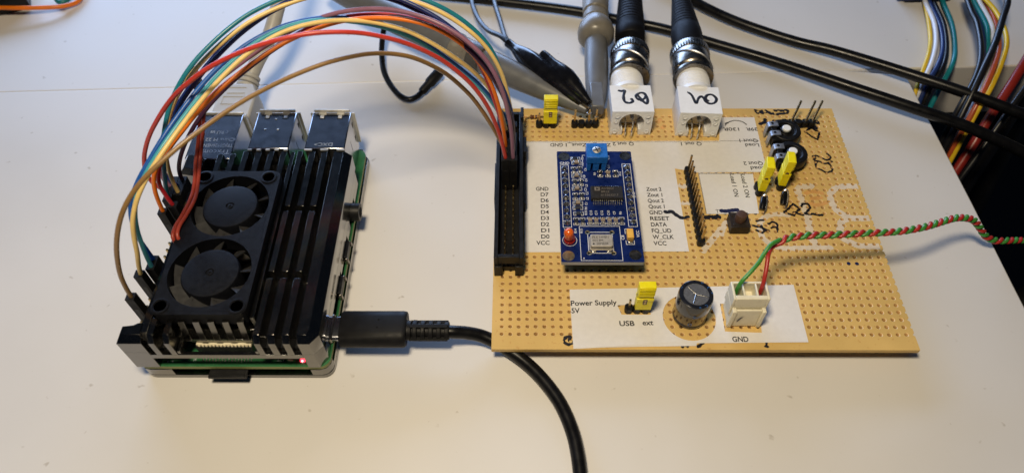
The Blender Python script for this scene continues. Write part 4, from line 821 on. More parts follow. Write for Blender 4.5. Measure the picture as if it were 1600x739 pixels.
# ================================================================ coloured jumper wires between the two boards
G = 'jumper wires arching between the two boards'
for col, label, pts, gp, ip in [('brown', 'brown jumper wire bowing lowest, its housing beside the front corner of the heatsink', [(-103.3, 1.6, 16.0), (-102.7, 1.6, 22.0), (-101.7, 1.7, 27.9), (-100.1, 2.1, 33.7), (-98.2, 2.8, 39.3), (-95.9, 3.9, 44.7), (-93.2, 5.6, 49.7), (-90.0, 8.1, 53.8), (-86.3, 11.4, 56.8), (-82.3, 15.2, 58.7), (-78.3, 19.5, 60.0), (-74.2, 23.8, 60.9), (-70.1, 28.1, 61.6), (-65.7, 32.3, 62.2), (-61.1, 36.1, 62.6), (-56.3, 39.7, 62.9), (-51.3, 43.0, 63.1), (-46.0, 45.9, 63.3), (-40.6, 48.4, 63.1), (-35.1, 50.6, 62.5), (-29.7, 52.4, 61.0), (-24.5, 53.9, 58.5), (-19.9, 55.0, 55.0), (-15.8, 55.9, 50.9), (-12.2, 56.5, 46.1), (-9.0, 57.0, 41.0), (-6.4, 57.3, 35.7), (-4.0, 57.5, 30.1), (-1.8, 57.6, 24.5), (0.1, 57.6, 18.9), (0.7, 57.6, 17.0), (0.7, 57.6, 15.0)], (-103.3, 1.58, 4.0, 0), (0.68, 57.62, 2.9, 0)), ('red', 'red jumper wire sweeping widest left, crossing over the yellow and orange ones', [(-103.3, 39.7, 16.0), (-105.2, 39.7, 19.4), (-106.9, 39.7, 22.7), (-106.7, 39.6, 27.7), (-104.8, 39.6, 33.4), (-101.9, 39.5, 38.9), (-98.5, 39.4, 44.1), (-94.6, 39.3, 49.1), (-90.5, 39.2, 53.9), (-86.1, 39.2, 58.4), (-81.3, 39.1, 62.4), (-76.2, 39.2, 66.1), (-70.8, 39.4, 69.2), (-65.1, 39.8, 71.7), (-59.2, 40.4, 73.7), (-53.2, 41.3, 74.9), (-47.1, 42.6, 75.3), (-41.1, 44.0, 74.7), (-35.4, 45.7, 73.1), (-30.0, 47.4, 70.5), (-24.9, 49.0, 67.3), (-20.2, 50.5, 63.4), (-15.9, 51.9, 59.0), (-12.1, 52.9, 54.2), (-8.7, 53.8, 49.0), (-5.9, 54.4, 43.4), (-3.7, 54.8, 37.6), (-2.0, 55.0, 31.5), (-0.6, 55.1, 25.4), (0.4, 55.1, 19.2), (0.7, 55.1, 17.1), (0.7, 55.1, 15.0)], (-103.3, 39.68, 4.0, 0), (0.68, 55.08, 2.9, 0)), ('orange', 'orange jumper wire, the lowest of the bright inner bundle', [(-103.3, 32.1, 16.0), (-102.9, 32.3, 21.6), (-102.2, 32.8, 27.0), (-100.7, 33.8, 32.1), (-97.8, 35.4, 36.5), (-94.2, 37.6, 40.1), (-90.4, 40.5, 43.3), (-86.6, 43.7, 46.2), (-82.8, 47.3, 48.6), (-78.9, 51.0, 50.5), (-74.7, 54.7, 52.2), (-70.3, 58.1, 53.8), (-65.7, 61.2, 55.3), (-60.7, 63.7, 56.7), (-55.4, 65.6, 58.1), (-50.0, 67.0, 59.4), (-44.4, 67.8, 60.4), (-38.7, 68.0, 61.0), (-32.9, 67.7, 61.3), (-27.2, 67.0, 61.1), (-21.7, 66.0, 60.3), (-16.4, 64.8, 58.4), (-11.8, 63.6, 55.6), (-7.9, 62.5, 51.7), (-5.0, 61.6, 47.0), (-3.0, 60.9, 41.7), (-1.6, 60.5, 36.1), (-0.6, 60.3, 30.4), (0.1, 60.2, 24.7), (0.6, 60.2, 18.9), (0.7, 60.2, 16.9), (0.7, 60.2, 15.0)], (-103.3, 32.06, 4.0, 0), (0.68, 60.16, 2.9, 0)), ('crimson', 'crimson jumper wire running along the top of the orange one', [(-100.7, 34.6, 16.0), (-101.4, 34.8, 21.4), (-101.7, 35.3, 26.7), (-100.3, 36.3, 31.6), (-97.5, 37.8, 35.9), (-93.9, 40.0, 39.5), (-90.1, 42.7, 42.8), (-86.5, 45.9, 45.7), (-82.7, 49.4, 48.1), (-78.8, 53.1, 49.9), (-74.6, 56.7, 51.3), (-70.3, 60.1, 52.7), (-65.8, 63.2, 54.3), (-61.0, 65.8, 56.0), (-56.0, 67.9, 57.6), (-50.7, 69.3, 58.9), (-45.1, 70.2, 59.8), (-39.5, 70.5, 60.3), (-33.8, 70.4, 60.5), (-28.1, 69.7, 60.2), (-22.6, 68.8, 59.4), (-17.5, 67.7, 57.7), (-12.9, 66.5, 54.9), (-9.1, 65.3, 51.1), (-6.4, 64.4, 46.4), (-4.4, 63.7, 41.1), (-2.9, 63.2, 35.6), (-1.6, 62.9, 30.1), (-0.5, 62.8, 24.4), (0.4, 62.7, 18.8), (0.7, 62.7, 16.9), (0.7, 62.7, 15.0)], (-100.7, 34.6, 4.0, 0), (0.68, 62.7, 2.9, 0)), ('yellow', 'yellow jumper wire inside the bundle, plugged in beside the lower fan', [(-103.3, 9.2, 16.0), (-101.8, 9.3, 21.7), (-100.0, 9.7, 27.4), (-98.7, 10.6, 33.2), (-97.2, 12.1, 38.7), (-95.0, 14.6, 43.6), (-92.3, 18.0, 47.5), (-89.4, 22.3, 50.4), (-86.5, 27.1, 52.6), (-83.7, 32.3, 54.3), (-80.9, 37.5, 55.8), (-77.8, 42.6, 57.3), (-74.4, 47.4, 58.7), (-70.6, 51.9, 60.1), (-66.2, 56.0, 61.3), (-61.4, 59.5, 62.2), (-56.1, 62.4, 62.5), (-50.5, 64.6, 62.3), (-44.8, 66.3, 61.6), (-38.9, 67.5, 60.3), (-33.2, 68.1, 58.6), (-27.6, 68.5, 56.2), (-22.4, 68.5, 53.0), (-17.6, 68.4, 49.4), (-13.0, 68.3, 45.4), (-8.7, 68.1, 41.0), (-5.2, 68.0, 36.2), (-2.7, 67.9, 30.8), (-0.9, 67.8, 25.0), (0.3, 67.8, 19.0), (0.7, 67.8, 17.0), (0.7, 67.8, 15.0)], (-103.3, 9.2, 4.0, 0), (0.68, 67.78, 2.9, 0)), ('cyan', 'pale blue jumper wire hugging the inner yellow one', [(-100.7, 11.7, 16.0), (-100.1, 11.9, 22.1), (-99.2, 12.2, 28.2), (-98.4, 13.1, 34.1), (-97.1, 14.8, 39.7), (-95.0, 17.4, 44.5), (-92.2, 21.0, 48.2), (-89.3, 25.4, 51.0), (-86.4, 30.4, 53.1), (-83.6, 35.6, 54.8), (-80.7, 40.9, 56.3), (-77.6, 46.0, 57.7), (-74.1, 50.8, 59.0), (-70.1, 55.3, 60.3), (-65.6, 59.3, 61.3), (-60.6, 62.7, 61.8), (-55.2, 65.5, 61.6), (-49.7, 67.6, 60.7), (-44.0, 69.1, 59.1), (-38.2, 70.2, 57.2), (-32.6, 70.8, 54.9), (-27.3, 71.0, 52.0), (-22.4, 71.0, 48.4), (-17.9, 70.9, 44.2), (-13.6, 70.8, 39.9), (-9.4, 70.6, 35.3), (-5.9, 70.5, 30.5), (-3.1, 70.4, 25.4), (-1.1, 70.3, 21.1), (0.3, 70.3, 17.9), (0.7, 70.3, 17.1), (0.7, 70.3, 15.0)], (-100.7, 11.74, 4.0, 0), (0.68, 70.32, 2.9, 0)), ('blue', 'bright blue jumper wire along the outer side of the inner yellow one', [(-100.7, 14.3, 16.0), (-101.0, 14.5, 22.2), (-101.3, 15.0, 28.2), (-100.8, 16.2, 34.0), (-99.3, 18.1, 39.3), (-96.7, 20.9, 43.7), (-93.6, 24.6, 47.3), (-90.6, 29.0, 50.3), (-87.7, 33.9, 52.7), (-84.8, 39.0, 54.6), (-81.7, 44.0, 56.4), (-78.3, 49.0, 57.9), (-74.5, 53.6, 59.2), (-70.2, 57.8, 60.3), (-65.3, 61.4, 61.1), (-60.1, 64.5, 61.5), (-54.5, 66.9, 61.4), (-48.7, 68.8, 60.7), (-42.9, 70.1, 59.3), (-37.2, 70.9, 57.3), (-31.6, 71.3, 54.7), (-26.3, 71.4, 51.6), (-21.4, 71.3, 48.0), (-16.9, 71.1, 43.8), (-12.5, 70.9, 39.5), (-8.4, 70.7, 34.9), (-4.9, 70.5, 30.0), (-2.0, 70.4, 24.9), (0.4, 70.3, 20.7), (2.6, 70.3, 17.8), (3.2, 70.3, 17.1), (3.2, 70.3, 15.0)], (-100.7, 14.280000000000001, 4.0, 0), (3.22, 70.32, 2.9, 0)), ('mauve', 'mauve jumper wire arching over the top of the orange one', [(-103.3, 42.2, 16.0), (-104.3, 42.3, 18.8), (-105.0, 42.7, 21.6), (-104.2, 43.3, 26.4), (-102.0, 44.3, 31.7), (-98.9, 45.9, 36.5), (-94.9, 47.9, 40.6), (-90.5, 50.5, 43.9), (-85.8, 53.3, 46.7), (-81.0, 56.4, 49.1), (-76.0, 59.4, 51.4), (-71.0, 62.2, 53.6), (-65.7, 64.6, 55.8), (-60.3, 66.5, 58.0), (-54.7, 67.8, 60.1), (-48.8, 68.6, 61.8), (-42.8, 68.7, 63.1), (-36.7, 68.2, 64.0), (-30.7, 67.2, 64.4), (-24.8, 65.7, 64.1), (-19.0, 63.9, 63.1), (-13.6, 62.0, 61.1), (-8.7, 60.1, 58.2), (-4.6, 58.4, 54.2), (-1.7, 57.0, 49.3), (0.3, 56.1, 43.6), (1.5, 55.5, 37.6), (2.4, 55.2, 31.5), (2.9, 55.1, 25.3), (3.1, 55.1, 19.1), (3.2, 55.1, 17.1), (3.2, 55.1, 15.0)], (-103.3, 42.22, 4.0, 0), (3.22, 55.08, 2.9, 0)), ('purple', 'dark purple jumper wire, rising upright beside the rear of the upper fan', [(-100.7, 44.8, 16.0), (-100.7, 44.9, 19.8), (-99.8, 45.2, 23.5), (-97.7, 45.8, 28.0), (-94.8, 46.8, 32.6), (-91.5, 48.3, 36.9), (-87.9, 50.3, 40.7), (-84.0, 52.9, 43.9), (-79.9, 55.7, 46.6), (-75.6, 58.8, 48.8), (-71.2, 61.8, 50.7), (-66.6, 64.6, 52.6), (-61.8, 67.0, 54.4), (-56.8, 68.9, 56.3), (-51.6, 70.3, 58.0), (-46.2, 71.0, 59.2), (-40.6, 71.1, 60.0), (-35.0, 70.6, 60.4), (-29.4, 69.7, 60.3), (-24.0, 68.3, 59.8), (-18.8, 66.6, 58.7), (-13.9, 64.7, 56.7), (-9.5, 62.8, 53.9), (-5.7, 61.1, 50.2), (-2.5, 59.7, 45.8), (-0.1, 58.7, 40.9), (1.7, 58.1, 35.6), (2.8, 57.8, 30.1), (3.2, 57.7, 24.5), (3.3, 57.6, 18.8), (3.2, 57.6, 16.9), (3.2, 57.6, 15.0)], (-100.7, 44.76, 4.0, 0), (3.22, 57.62, 2.9, 0)), ('navy', 'navy blue jumper wire directly below the outer yellow one', [(-103.3, 44.8, 16.0), (-104.9, 44.8, 18.2), (-106.1, 45.1, 20.3), (-105.4, 45.6, 24.7), (-103.3, 46.4, 30.2), (-100.4, 47.7, 35.6), (-97.0, 49.5, 40.5), (-93.1, 51.8, 44.9), (-89.0, 54.6, 48.8), (-84.7, 57.6, 52.4), (-80.3, 60.7, 55.7), (-75.6, 63.7, 58.6), (-70.6, 66.5, 61.2), (-65.1, 68.8, 63.4), (-59.4, 70.6, 65.2), (-53.4, 71.9, 66.5), (-47.2, 72.5, 67.2), (-41.0, 72.4, 67.2), (-34.8, 71.8, 66.6), (-28.7, 70.7, 65.4), (-23.0, 69.2, 63.4), (-17.5, 67.5, 60.8), (-12.5, 65.6, 57.5), (-7.9, 63.9, 53.6), (-4.0, 62.5, 49.0), (-1.0, 61.5, 43.7), (1.2, 60.8, 37.9), (2.6, 60.4, 31.8), (3.2, 60.2, 25.5), (3.3, 60.2, 19.2), (3.2, 60.2, 17.1), (3.2, 60.2, 15.0)], (-103.3, 44.76, 4.0, 0), (3.22, 60.16, 2.9, 0)), ('navy', 'second navy blue jumper wire, tight against the other navy one under the teal arch', [(-100.7, 42.2, 16.0), (-102.3, 42.3, 19.2), (-103.6, 42.6, 22.2), (-103.0, 43.2, 27.0), (-101.0, 44.3, 32.4), (-98.3, 45.7, 37.6), (-95.1, 47.7, 42.3), (-91.5, 50.3, 46.4), (-87.6, 53.3, 50.0), (-83.6, 56.5, 53.2), (-79.3, 59.8, 56.1), (-74.8, 63.1, 58.7), (-70.0, 66.0, 61.0), (-64.9, 68.5, 63.0), (-59.4, 70.5, 64.5), (-53.6, 72.0, 65.6), (-47.7, 72.8, 66.1), (-41.7, 73.1, 65.9), (-35.7, 72.8, 65.1), (-29.9, 72.0, 63.7), (-24.3, 70.8, 61.6), (-19.1, 69.4, 58.9), (-14.2, 67.8, 55.6), (-9.7, 66.4, 51.8), (-5.9, 65.1, 47.4), (-2.7, 64.1, 42.3), (-0.3, 63.4, 36.8), (1.5, 63.0, 31.1), (2.7, 62.8, 25.1), (3.1, 62.7, 19.1), (3.2, 62.7, 17.0), (3.2, 62.7, 15.0)], (-100.7, 42.22, 4.0, 0), (3.22, 62.7, 2.9, 0)), ('yellow', 'outer yellow jumper wire, following the highest arch out of the picture', [(-100.7, 39.7, 16.0), (-100.6, 39.9, 21.9), (-100.1, 40.4, 27.6), (-98.9, 41.3, 33.4), (-97.2, 42.7, 39.0), (-95.0, 44.6, 44.1), (-92.2, 47.0, 48.7), (-88.8, 50.0, 52.5), (-85.0, 53.4, 55.6), (-80.8, 56.9, 58.2), (-76.4, 60.4, 60.4), (-71.8, 63.7, 62.2), (-66.8, 66.7, 63.5), (-61.5, 69.3, 64.4), (-55.9, 71.3, 65.2), (-50.1, 72.7, 65.8), (-44.2, 73.6, 66.1), (-38.3, 73.9, 65.7), (-32.4, 73.7, 64.8), (-26.6, 73.0, 63.5), (-20.9, 72.1, 61.8), (-15.6, 70.9, 59.5), (-10.6, 69.6, 56.4), (-6.3, 68.4, 52.6), (-2.9, 67.3, 47.9), (-0.5, 66.5, 42.6), (1.0, 65.9, 36.9), (2.0, 65.5, 31.0), (2.8, 65.3, 25.0), (3.1, 65.3, 19.0), (3.2, 65.2, 17.0), (3.2, 65.2, 15.0)], (-100.7, 39.68, 4.0, 0), (3.22, 65.24, 2.9, 0)), ('teal', 'teal jumper wire on the outer edge of the highest arch', [(-103.3, 37.1, 16.0), (-102.0, 37.3, 22.2), (-100.2, 37.6, 28.3), (-98.4, 38.4, 34.4), (-96.5, 39.8, 40.4), (-94.2, 41.9, 46.0), (-91.5, 44.6, 51.0), (-88.3, 48.1, 55.1), (-84.6, 52.0, 58.4), (-80.4, 56.2, 60.9), (-76.0, 60.4, 62.9), (-71.3, 64.5, 64.4), (-66.1, 68.2, 65.3), (-60.6, 71.4, 65.9), (-54.8, 74.0, 66.0), (-48.7, 76.0, 65.8), (-42.5, 77.3, 65.1), (-36.3, 78.1, 64.0), (-30.1, 78.3, 62.4), (-24.0, 78.0, 60.5), (-18.2, 77.4, 58.0), (-12.8, 76.6, 54.7), (-8.1, 75.7, 50.6), (-4.3, 74.9, 45.8), (-1.8, 74.2, 40.2), (-0.4, 73.6, 34.0), (0.4, 73.3, 27.8), (1.0, 73.0, 22.3), (1.2, 72.9, 18.6), (0.9, 72.9, 17.3), (0.7, 72.9, 17.2), (0.7, 72.9, 15.0)], (-103.3, 37.14, 4.0, 0), (0.68, 72.86, 2.9, 0))]:
    t = thing('jumper_wire', label, 'wire', pts[-1], G)
    MB().tube(pts, .65, 10, 8).build('wire', 'w_' + col, t)
    for x, y, z, dy in [q for q in (gp, ip) if q]:
        b = MB(); b.box(x - 1.24, x + 1.24, y - 1.24, y + 1.24, z, z + 14.0); b.m = 1; b.box(x - .6, x + .6, y - 1.28, y - 1.2, z + 4, z + 9)
        b.build('crimp_housing', ['blackpl' if x > -50 else 'rubber', 'blackpl'], t, bevel=.15)

# ================================================================ black usb cable
uc = thing('usb_cable', 'black power cable with moulded plug curving towards the front of the desk', 'cable', (-38, .6, -2))
def capsule(cy, cz, hy, hz, n=8):
    r = hz; return [(cy + hy - r + r * cos(a), cz + r * sin(a)) for a in [pi / 2 - pi * k / n for k in range(n + 1)]] + [(cy - hy + r + r * cos(a), cz + r * sin(a)) for a in [-pi / 2 - pi * k / n for k in range(n + 1)]]
def sec_loft(secs):
    b = MB(); n = len(secs[0][1]); v = []
    for x, sc in secs: v += [(x, y, z) for y, z in sc]
    f = []
    for k in range(len(secs) - 1): f += [(k * n + i, k * n + (i + 1) % n, (k + 1) * n + (i + 1) % n, (k + 1) * n + i) for i in range(n)]
    b.add(v, f, True); b.face(list(range(n))[::-1]); b.face([len(v) - n + i for i in range(n)]); return b
sec_loft([(-49.6, capsule(.6, 1.8, 4.15, 1.2)), (-46.6, capsule(.6, 1.8, 4.15, 1.2))]).build('plug_shell', 'steel', uc)
b = sec_loft([(-47.3, capsule(.6, 1.6, 5.3, 2.9)), (-46.9, capsule(.6, 1.6, 5.75, 3.2)), (-29.2, capsule(.6, 1.6, 5.75, 3.2)), (-28.2, capsule(.6, 1.6, 5.55, 3.05)), (-27.9, capsule(.6, 1.6, 5.2, 2.8))])
om = b.build('plug_body', 'rubber', uc)
b = MB(); b.cyl((-36.0, 2.0, 4.78), .28, .05, n=12); b.cyl((-36.2, -.6, 4.78), .28, .05, n=12); b.build('dimple', 'floor', om)
b = MB(); b.lathe([(3.2, 0), (3.0, 1.5), (2.2, 1.6), (2.2, 12.2), (.01, 12.2)], (-28.2, .4, 1.3), (1, 0, -.03), 24, ell=.85)
for k in range(5):
    x = -26.2 + k * 2.35; b.lathe([(3.15 - .1 * k, 0), (3.25 - .1 * k, .2), (3.2 - .1 * k, 1.2), (3.1 - .1 * k, 1.35)], (x, .4, 1.25 - .06 * k), (1, 0, -.03), 24, ell=.85)
for a in (90, -90, 0, 180):
    dz, dy = sin(radians(a)) * 2.5, cos(radians(a)) * 2.8; b.box(-27, -15.8, .4 + dy - .55, .4 + dy + .55, 1.1 + dz - .4, 1.1 + dz + .4)
b.build('strain_relief', 'rubber', uc, bevel=.1)
MB().tube([(-17, .35, .8), (-14, .3, .5), (-10, .7, -.8), (-5, .2, -2.4), (1, -2.6, -3.8), (7.0, -7.0, -4.4), (12, -12.4, -4.4), (16.4, -19.0, -4.4), (19.3, -26, -4.4), (20.9, -33, -4.4), (21.6, -42, -4.4), (21.6, -56, -4.4), (20, -75, -4.4), (14, -120, -4.4), (4, -180, -4.4), (-6, -250, -4.4), (-10, -328, -4.4), (-10, -345, -12), (-10, -350, -60), (-10, -352, -300)], 2.0, 18, 8).build('cable', 'cable', uc)

# ================================================================ network cable
nc = thing('network_cable', 'light grey network cable with clear ended moulded plug in the ethernet socket', 'cable', (-96, 88, 0))
b = MB(); hx = (-103.6, -88.8)
b.loft([(-103.6, 79.3), (-89.0, 79.3), (-89.0, 92.0), (-91.0, 97.4), (-100.6, 97.4), (-103.6, 92.0)], .6, [(-103.2, 79.3), (-89.4, 79.3), (-89.4, 92.0), (-91.6, 97.0), (-100.0, 97.0), (-103.2, 92.0)], 11.4)
hd = b.build('plug_hood', 'netgrey', nc, bevel=.8, seg=3)
b = MB(); b.box(-99.9, -92.0, 77.8, 79.6, 2, 12.2); b.build('plug_tip', 'print', nc, bevel=.3)
b = MB(); b.box(-101.0, -93.2, 86.0, 86.3, 11.35, 11.55); b.box(-101.0, -93.2, 89.8, 90.1, 11.35, 11.55); b.box(-101.0, -100.7, 86.0, 90.1, 11.35, 11.54); b.box(-93.5, -93.2, 86.0, 90.1, 11.35, 11.54); b.box(-100, -93.6, 91.6, 91.9, 11.35, 11.55); b.box(-100, -93.6, 94.6, 94.9, 11.3, 11.55); b.build('embossed_frame', 'netgrey', hd)
b = MB()
for k in range(4): b.lathe([(3.9 - .2 * k, 0), (4.2 - .2 * k, .3), (4.2 - .2 * k, 1.2), (3.9 - .2 * k, 1.5), (3.5 - .2 * k, 1.6)], (-96 + .4 * k, 97 + 1.7 * k, 6.4 + .75 * k), (.2, .9, .4), 24)
b.build('strain_relief', 'netgrey', nc)
MB().tube([(-96, 96, 6), (-94.6, 102.5, 9), (-92.4, 108, 12.0), (-89.2, 113, 15.6), (-86.6, 119.2, 20), (-84.6, 128, 25), (-83.4, 138, 29), (-83, 160, 32), (-84, 190, 30)], 2.7, 16, 8).build('cable', 'netgrey', nc)
# ================================================================ coax cables on the two white sockets
def coax(cx, y0, dx, label, booted, tail):
    t = thing('coax_cable', label, 'cable', (cx, y0 + 10, 0), 'black coax cables on the white sockets')
    ax = Vector((dx, 1, .0)).normalized(); o = Vector((cx, y0, 6.4))
    b = MB(); b.lathe([(6.3, 0), (7.3, .1), (7.5, .5), (7.5, 1.6), (7.1, 1.9), (6.6, 2.2), (6.5, 3.0), (7.0, 3.5), (7.25, 4.2), (7.25, 11.2), (7.0, 11.8)], o, ax, 48)
    col = b.build('collar', 'nickel', t)
    for ph in (0, pi):
        b = MB(); hp = []
        u = ax.cross(Vector((0, 0, 1))).normalized(); w = u.cross(ax)
        for k in range(14):
            a = ph + .3 + k * .17; hp.append(tuple(o + ax * (3.6 + k * .52) + u * (7.22 * cos(a)) + w * (7.22 * sin(a))))
        b.tube(hp, .5, 8, 3); b.build('bayonet_slot', 'zinc', col)
    b = MB(); b.lathe([(6.6, 11.6), (7.45, 11.8), (7.5, 12.2), (7.5, 15.2), (7.3, 15.6), (5.6, 16.2), (3.0, 16.4)], o, ax, 96, knurl=.025); b.build('knurled_ring', 'nickel', t)
    if booted:
        pr = [(5.2, 15.8), (5.4, 17), (5.9, 20), (6.1, 24), (6.0, 27)]
        for k in range(12): h = 28 + 1.9 * k; r = 5.6 - .19 * k; pr += [(r + .12, h), (r + .12, h + 1.2), (r - .25, h + 1.35), (r - .25, h + 1.8)]
        pr += [(3.0, 52), (2.6, 53)]
    else:
        pr = [(2.0, 22.0), (5.3, 22.2), (5.8, 22.8), (5.9, 27), (5.7, 29)]
        for k in range(10): h = 30 + 1.9 * k; r = 5.7 - .1 * k; pr += [(r + .12, h), (r + .12, h + 1.2), (r - .3, h + 1.35), (r - .3, h + 1.8)]
        pr += [(3.2, 50), (2.6, 51)]
        b = MB(); b.lathe([(2.7, 15.8), (2.5, 17), (2.4, 24)], o, ax, 24); b.build('ferrule', 'steel', t)
    b = MB(); b.lathe(pr, o, ax, 36); b.build('boot', 'boot', t)
    e = o + ax * 48
    MB().tube([tuple(e)] + tail, 2.3, 16, 8).build('cable', 'cable', t)
coax(46.5, 104.6, .095, 'black coax cable whose sleeve is pulled off the metal collar marked beside Q2', False, [(52.2, 156, 6), (56, 175, 4), (60, 210, -2)])
coax(70.3, 104.4, .035, 'black coax cable with tapering ribbed boot on the white Q1 socket', True, [(72.6, 156, 6), (74, 175, 3), (80, 210, -3)])
G2 = 'thick black cables crossing the back desk'
for label, pts in (('thick black cable from above the Q1 boot over the desk corner', [(60, 190, -4), (81.4, 166.8, -4), (95, 154.5, -4), (108.8, 145.4, -4), (121, 138.8, -4), (133.2, 132.4, -3), (154.2, 119.5, -2), (175, 105.5, -1), (199, 92.5, -3), (225, 84, -8), (256, 72, -24), (284, 58, -60), (300, 40, -130), (304, 20, -260)]),
                   ('thick black cable passing behind both coax boots and over the desk edge', [(-60, 178, -4.2), (-30, 172, -4.2), (-3.5, 167.5, -4.2), (29.6, 160.2, -4), (50, 153.2, -4), (66.5, 147.6, -4), (86.4, 137.2, -3.6), (105.2, 127.0, -3), (120, 117.4, -2), (133.5, 108.4, -1.2), (152.2, 97.4, -1), (174.8, 87.2, -3.5), (200, 75.5, -11), (228, 60, -30), (250, 44, -70), (262, 26, -150), (264, 8, -280)])):
    o = MB().tube(pts, 2.15, 16, 8).build('black_cable', 'cable', at=(pts[4][0], pts[4][1], TZ)); tag(o, label, 'cable', G2)

# ================================================================ oscilloscope probes
def probe(tip, ax, label, clip, kind):
    t = thing('test_probe', label, 'probe', tip, 'grey oscilloscope probes hooked to the pins at the back')
    a = Vector(ax).normalized(); o = Vector(tip)
    if kind == 0:
        b = MB(); b.lathe([(.8, 0), (1.6, .6), (2.4, 5), (3.3, 12), (4.2, 22), (5.0, 34), (5.2, 42), (4.9, 47)], o, a, 32); b.build('tip_sleeve', 'probe', t)
        b = MB(); b.lathe([(5.0, 46.5), (5.6, 47), (5.8, 49), (5.7, 52), (5.2, 52.4)], o, a, 32); b.build('dark_ring', 'probedark', t)
        b = MB(); b.lathe([(4.6, 52), (5.4, 52.4), (5.5, 58), (5.9, 59), (5.9, 60.5), (5.0, 60.8)], o, a, 32); b.build('finger_collar', 'probelight', t)
        b = MB(); b.lathe([(4.6, 60.5), (5.3, 61), (5.7, 70), (5.9, 90), (5.4, 110), (4.4, 125), (3.0, 130)], o, a, 32); b.build('probe_body', 'probe', t)
    else:
        b = MB(); b.lathe([(2.2, 2), (3.6, 8), (4.3, 16), (4.6, 26), (4.5, 36), (4.2, 39)], o, a, 32); b.build('tip_sleeve', 'probe', t)
        b = MB(); b.lathe([(4.2, 38.5), (5.8, 39.2), (7.1, 41), (7.3, 44), (6.6, 47), (5.4, 49.5), (4.7, 50.4)], o, a, 36); b.build('finger_guard', 'probelight', t)
        b = MB(); b.lathe([(4.5, 50), (5.2, 50.6), (5.2, 53), (4.7, 53.5), (4.7, 55), (5.2, 55.5), (5.4, 62), (5.6, 90), (4.5, 110)], o, a, 32); b.build('probe_body', 'probelight', t)
        b = MB(); b.box(tip[0] - 2.4, tip[0] + 2.2, tip[1] - .4, tip[1] + 12.5, tip[2] + .4, tip[2] + 4.9); b.build('hook_slider', 'probe', t, bevel=.5)
    b = MB(); b.tube(clip, .3, 8, 5); b.build('hook', 'bright', t)
probe((30.2, 88.8, 5.4), (-86.5, 59.5, 2.0), 'long grey probe lying diagonally behind the yellow jumper', [(31.2, 88.4, 5.4), (29.6, 87.4, 6.2), (30.2, 86.0, 6.5), (31.2, 86.8, 6.4)], 0)
probe((33.6, 88.6, 3.4), (2.8, 60, 4.0), 'grey probe pointing straight at the pins, with a round finger guard', [(33.4, 88.6, 4.4), (33.0, 86.4, 5.2), (32.4, 85.9, 5.2), (33.8, 86.0, 5.1)], 1)

ac = thing('alligator_clip', 'glossy black alligator clip gripping the third pin, with two thin black leads', 'clip', (18, 100, 8))
def boot(p0, p1, prof, name, m='gloss', ell=1.0):
    a = Vector(p1) - Vector(p0); L_ = a.length
    return MB().lathe([(r, h * L_) for r, h in prof], p0, a, 28, ell=ell).build(name, m, ac)
boot((0.6, 122.5, 9.4), (27.4, 90.2, 8.0), [(1.3, 0), (1.75, .01), (1.7, .10), (2.3, .14), (3.4, .24), (4.1, .36), (4.2, .50), (4.0, .62), (3.0, .76), (2.0, .90), (1.2, 1)], 'boot')
boot((13.6, 114.2, 11.2), (30.4, 89.6, 8.4), [(.3, 0), (1.5, .02), (1.9, .10), (2.2, .24), (3.3, .38), (3.9, .52), (3.5, .66), (2.4, .82), (1.3, 1)], 'lever_boot')
b = MB(); b.prism([(26.8, 90.6), (27.8, 91.2), (30.6, 87.9), (30.2, 87.2)], 7.4, 8.3); b.prism([(29.8, 89.9), (31.0, 90.1), (30.9, 87.2), (30.3, 86.9)], 7.8, 8.7); b.build('jaw', 'nickel', ac, bevel=.2)
for pts in ([(1.2, 121.8, 9.4), (-2.2, 127.2, 8.6), (-7.4, 135.6, 5), (-11.6, 146.6, 2), (-14.8, 160, 0), (-17, 180, -3)], [(1.0, 122.0, 9.6), (-.6, 127.5, 8.8), (-2.6, 142.5, 4.4), (-5.2, 160, 0), (-8, 182, -3)]):
    MB().tube(pts, 1.0, 12, 8).build('lead', 'cable', ac)
gl = thing('ground_lead', 'thin black ground lead looping over the desk behind the wires', 'cable', (-37, 106, TZ))
MB().tube([(-28.5, 118, -2.6), (-31.5, 112.2, -4.0), (-34.2, 107.8, -4.6), (-37.6, 105.9, -4.8), (-41.6, 108.4, -4.8), (-45.8, 114.5, -4.6), (-48.8, 121, -4), (-50.2, 127.5, -3), (-50.8, 135, -1), (-50.0, 143, 2), (-47.6, 151.3, 5), (-42.0, 163, 7), (-34, 178, 6)], 1.15, 12, 8).build('lead', 'cable', gl)
b = MB(); b.lathe([(1.2, 0), (1.6, .6), (1.7, 5), (2.1, 5.6), (2.2, 12), (1.8, 12.6)], (-33.0, 109.4, -4.2), (7.4, 12, 1.2), 20); b.build('boot', 'rubber', gl)

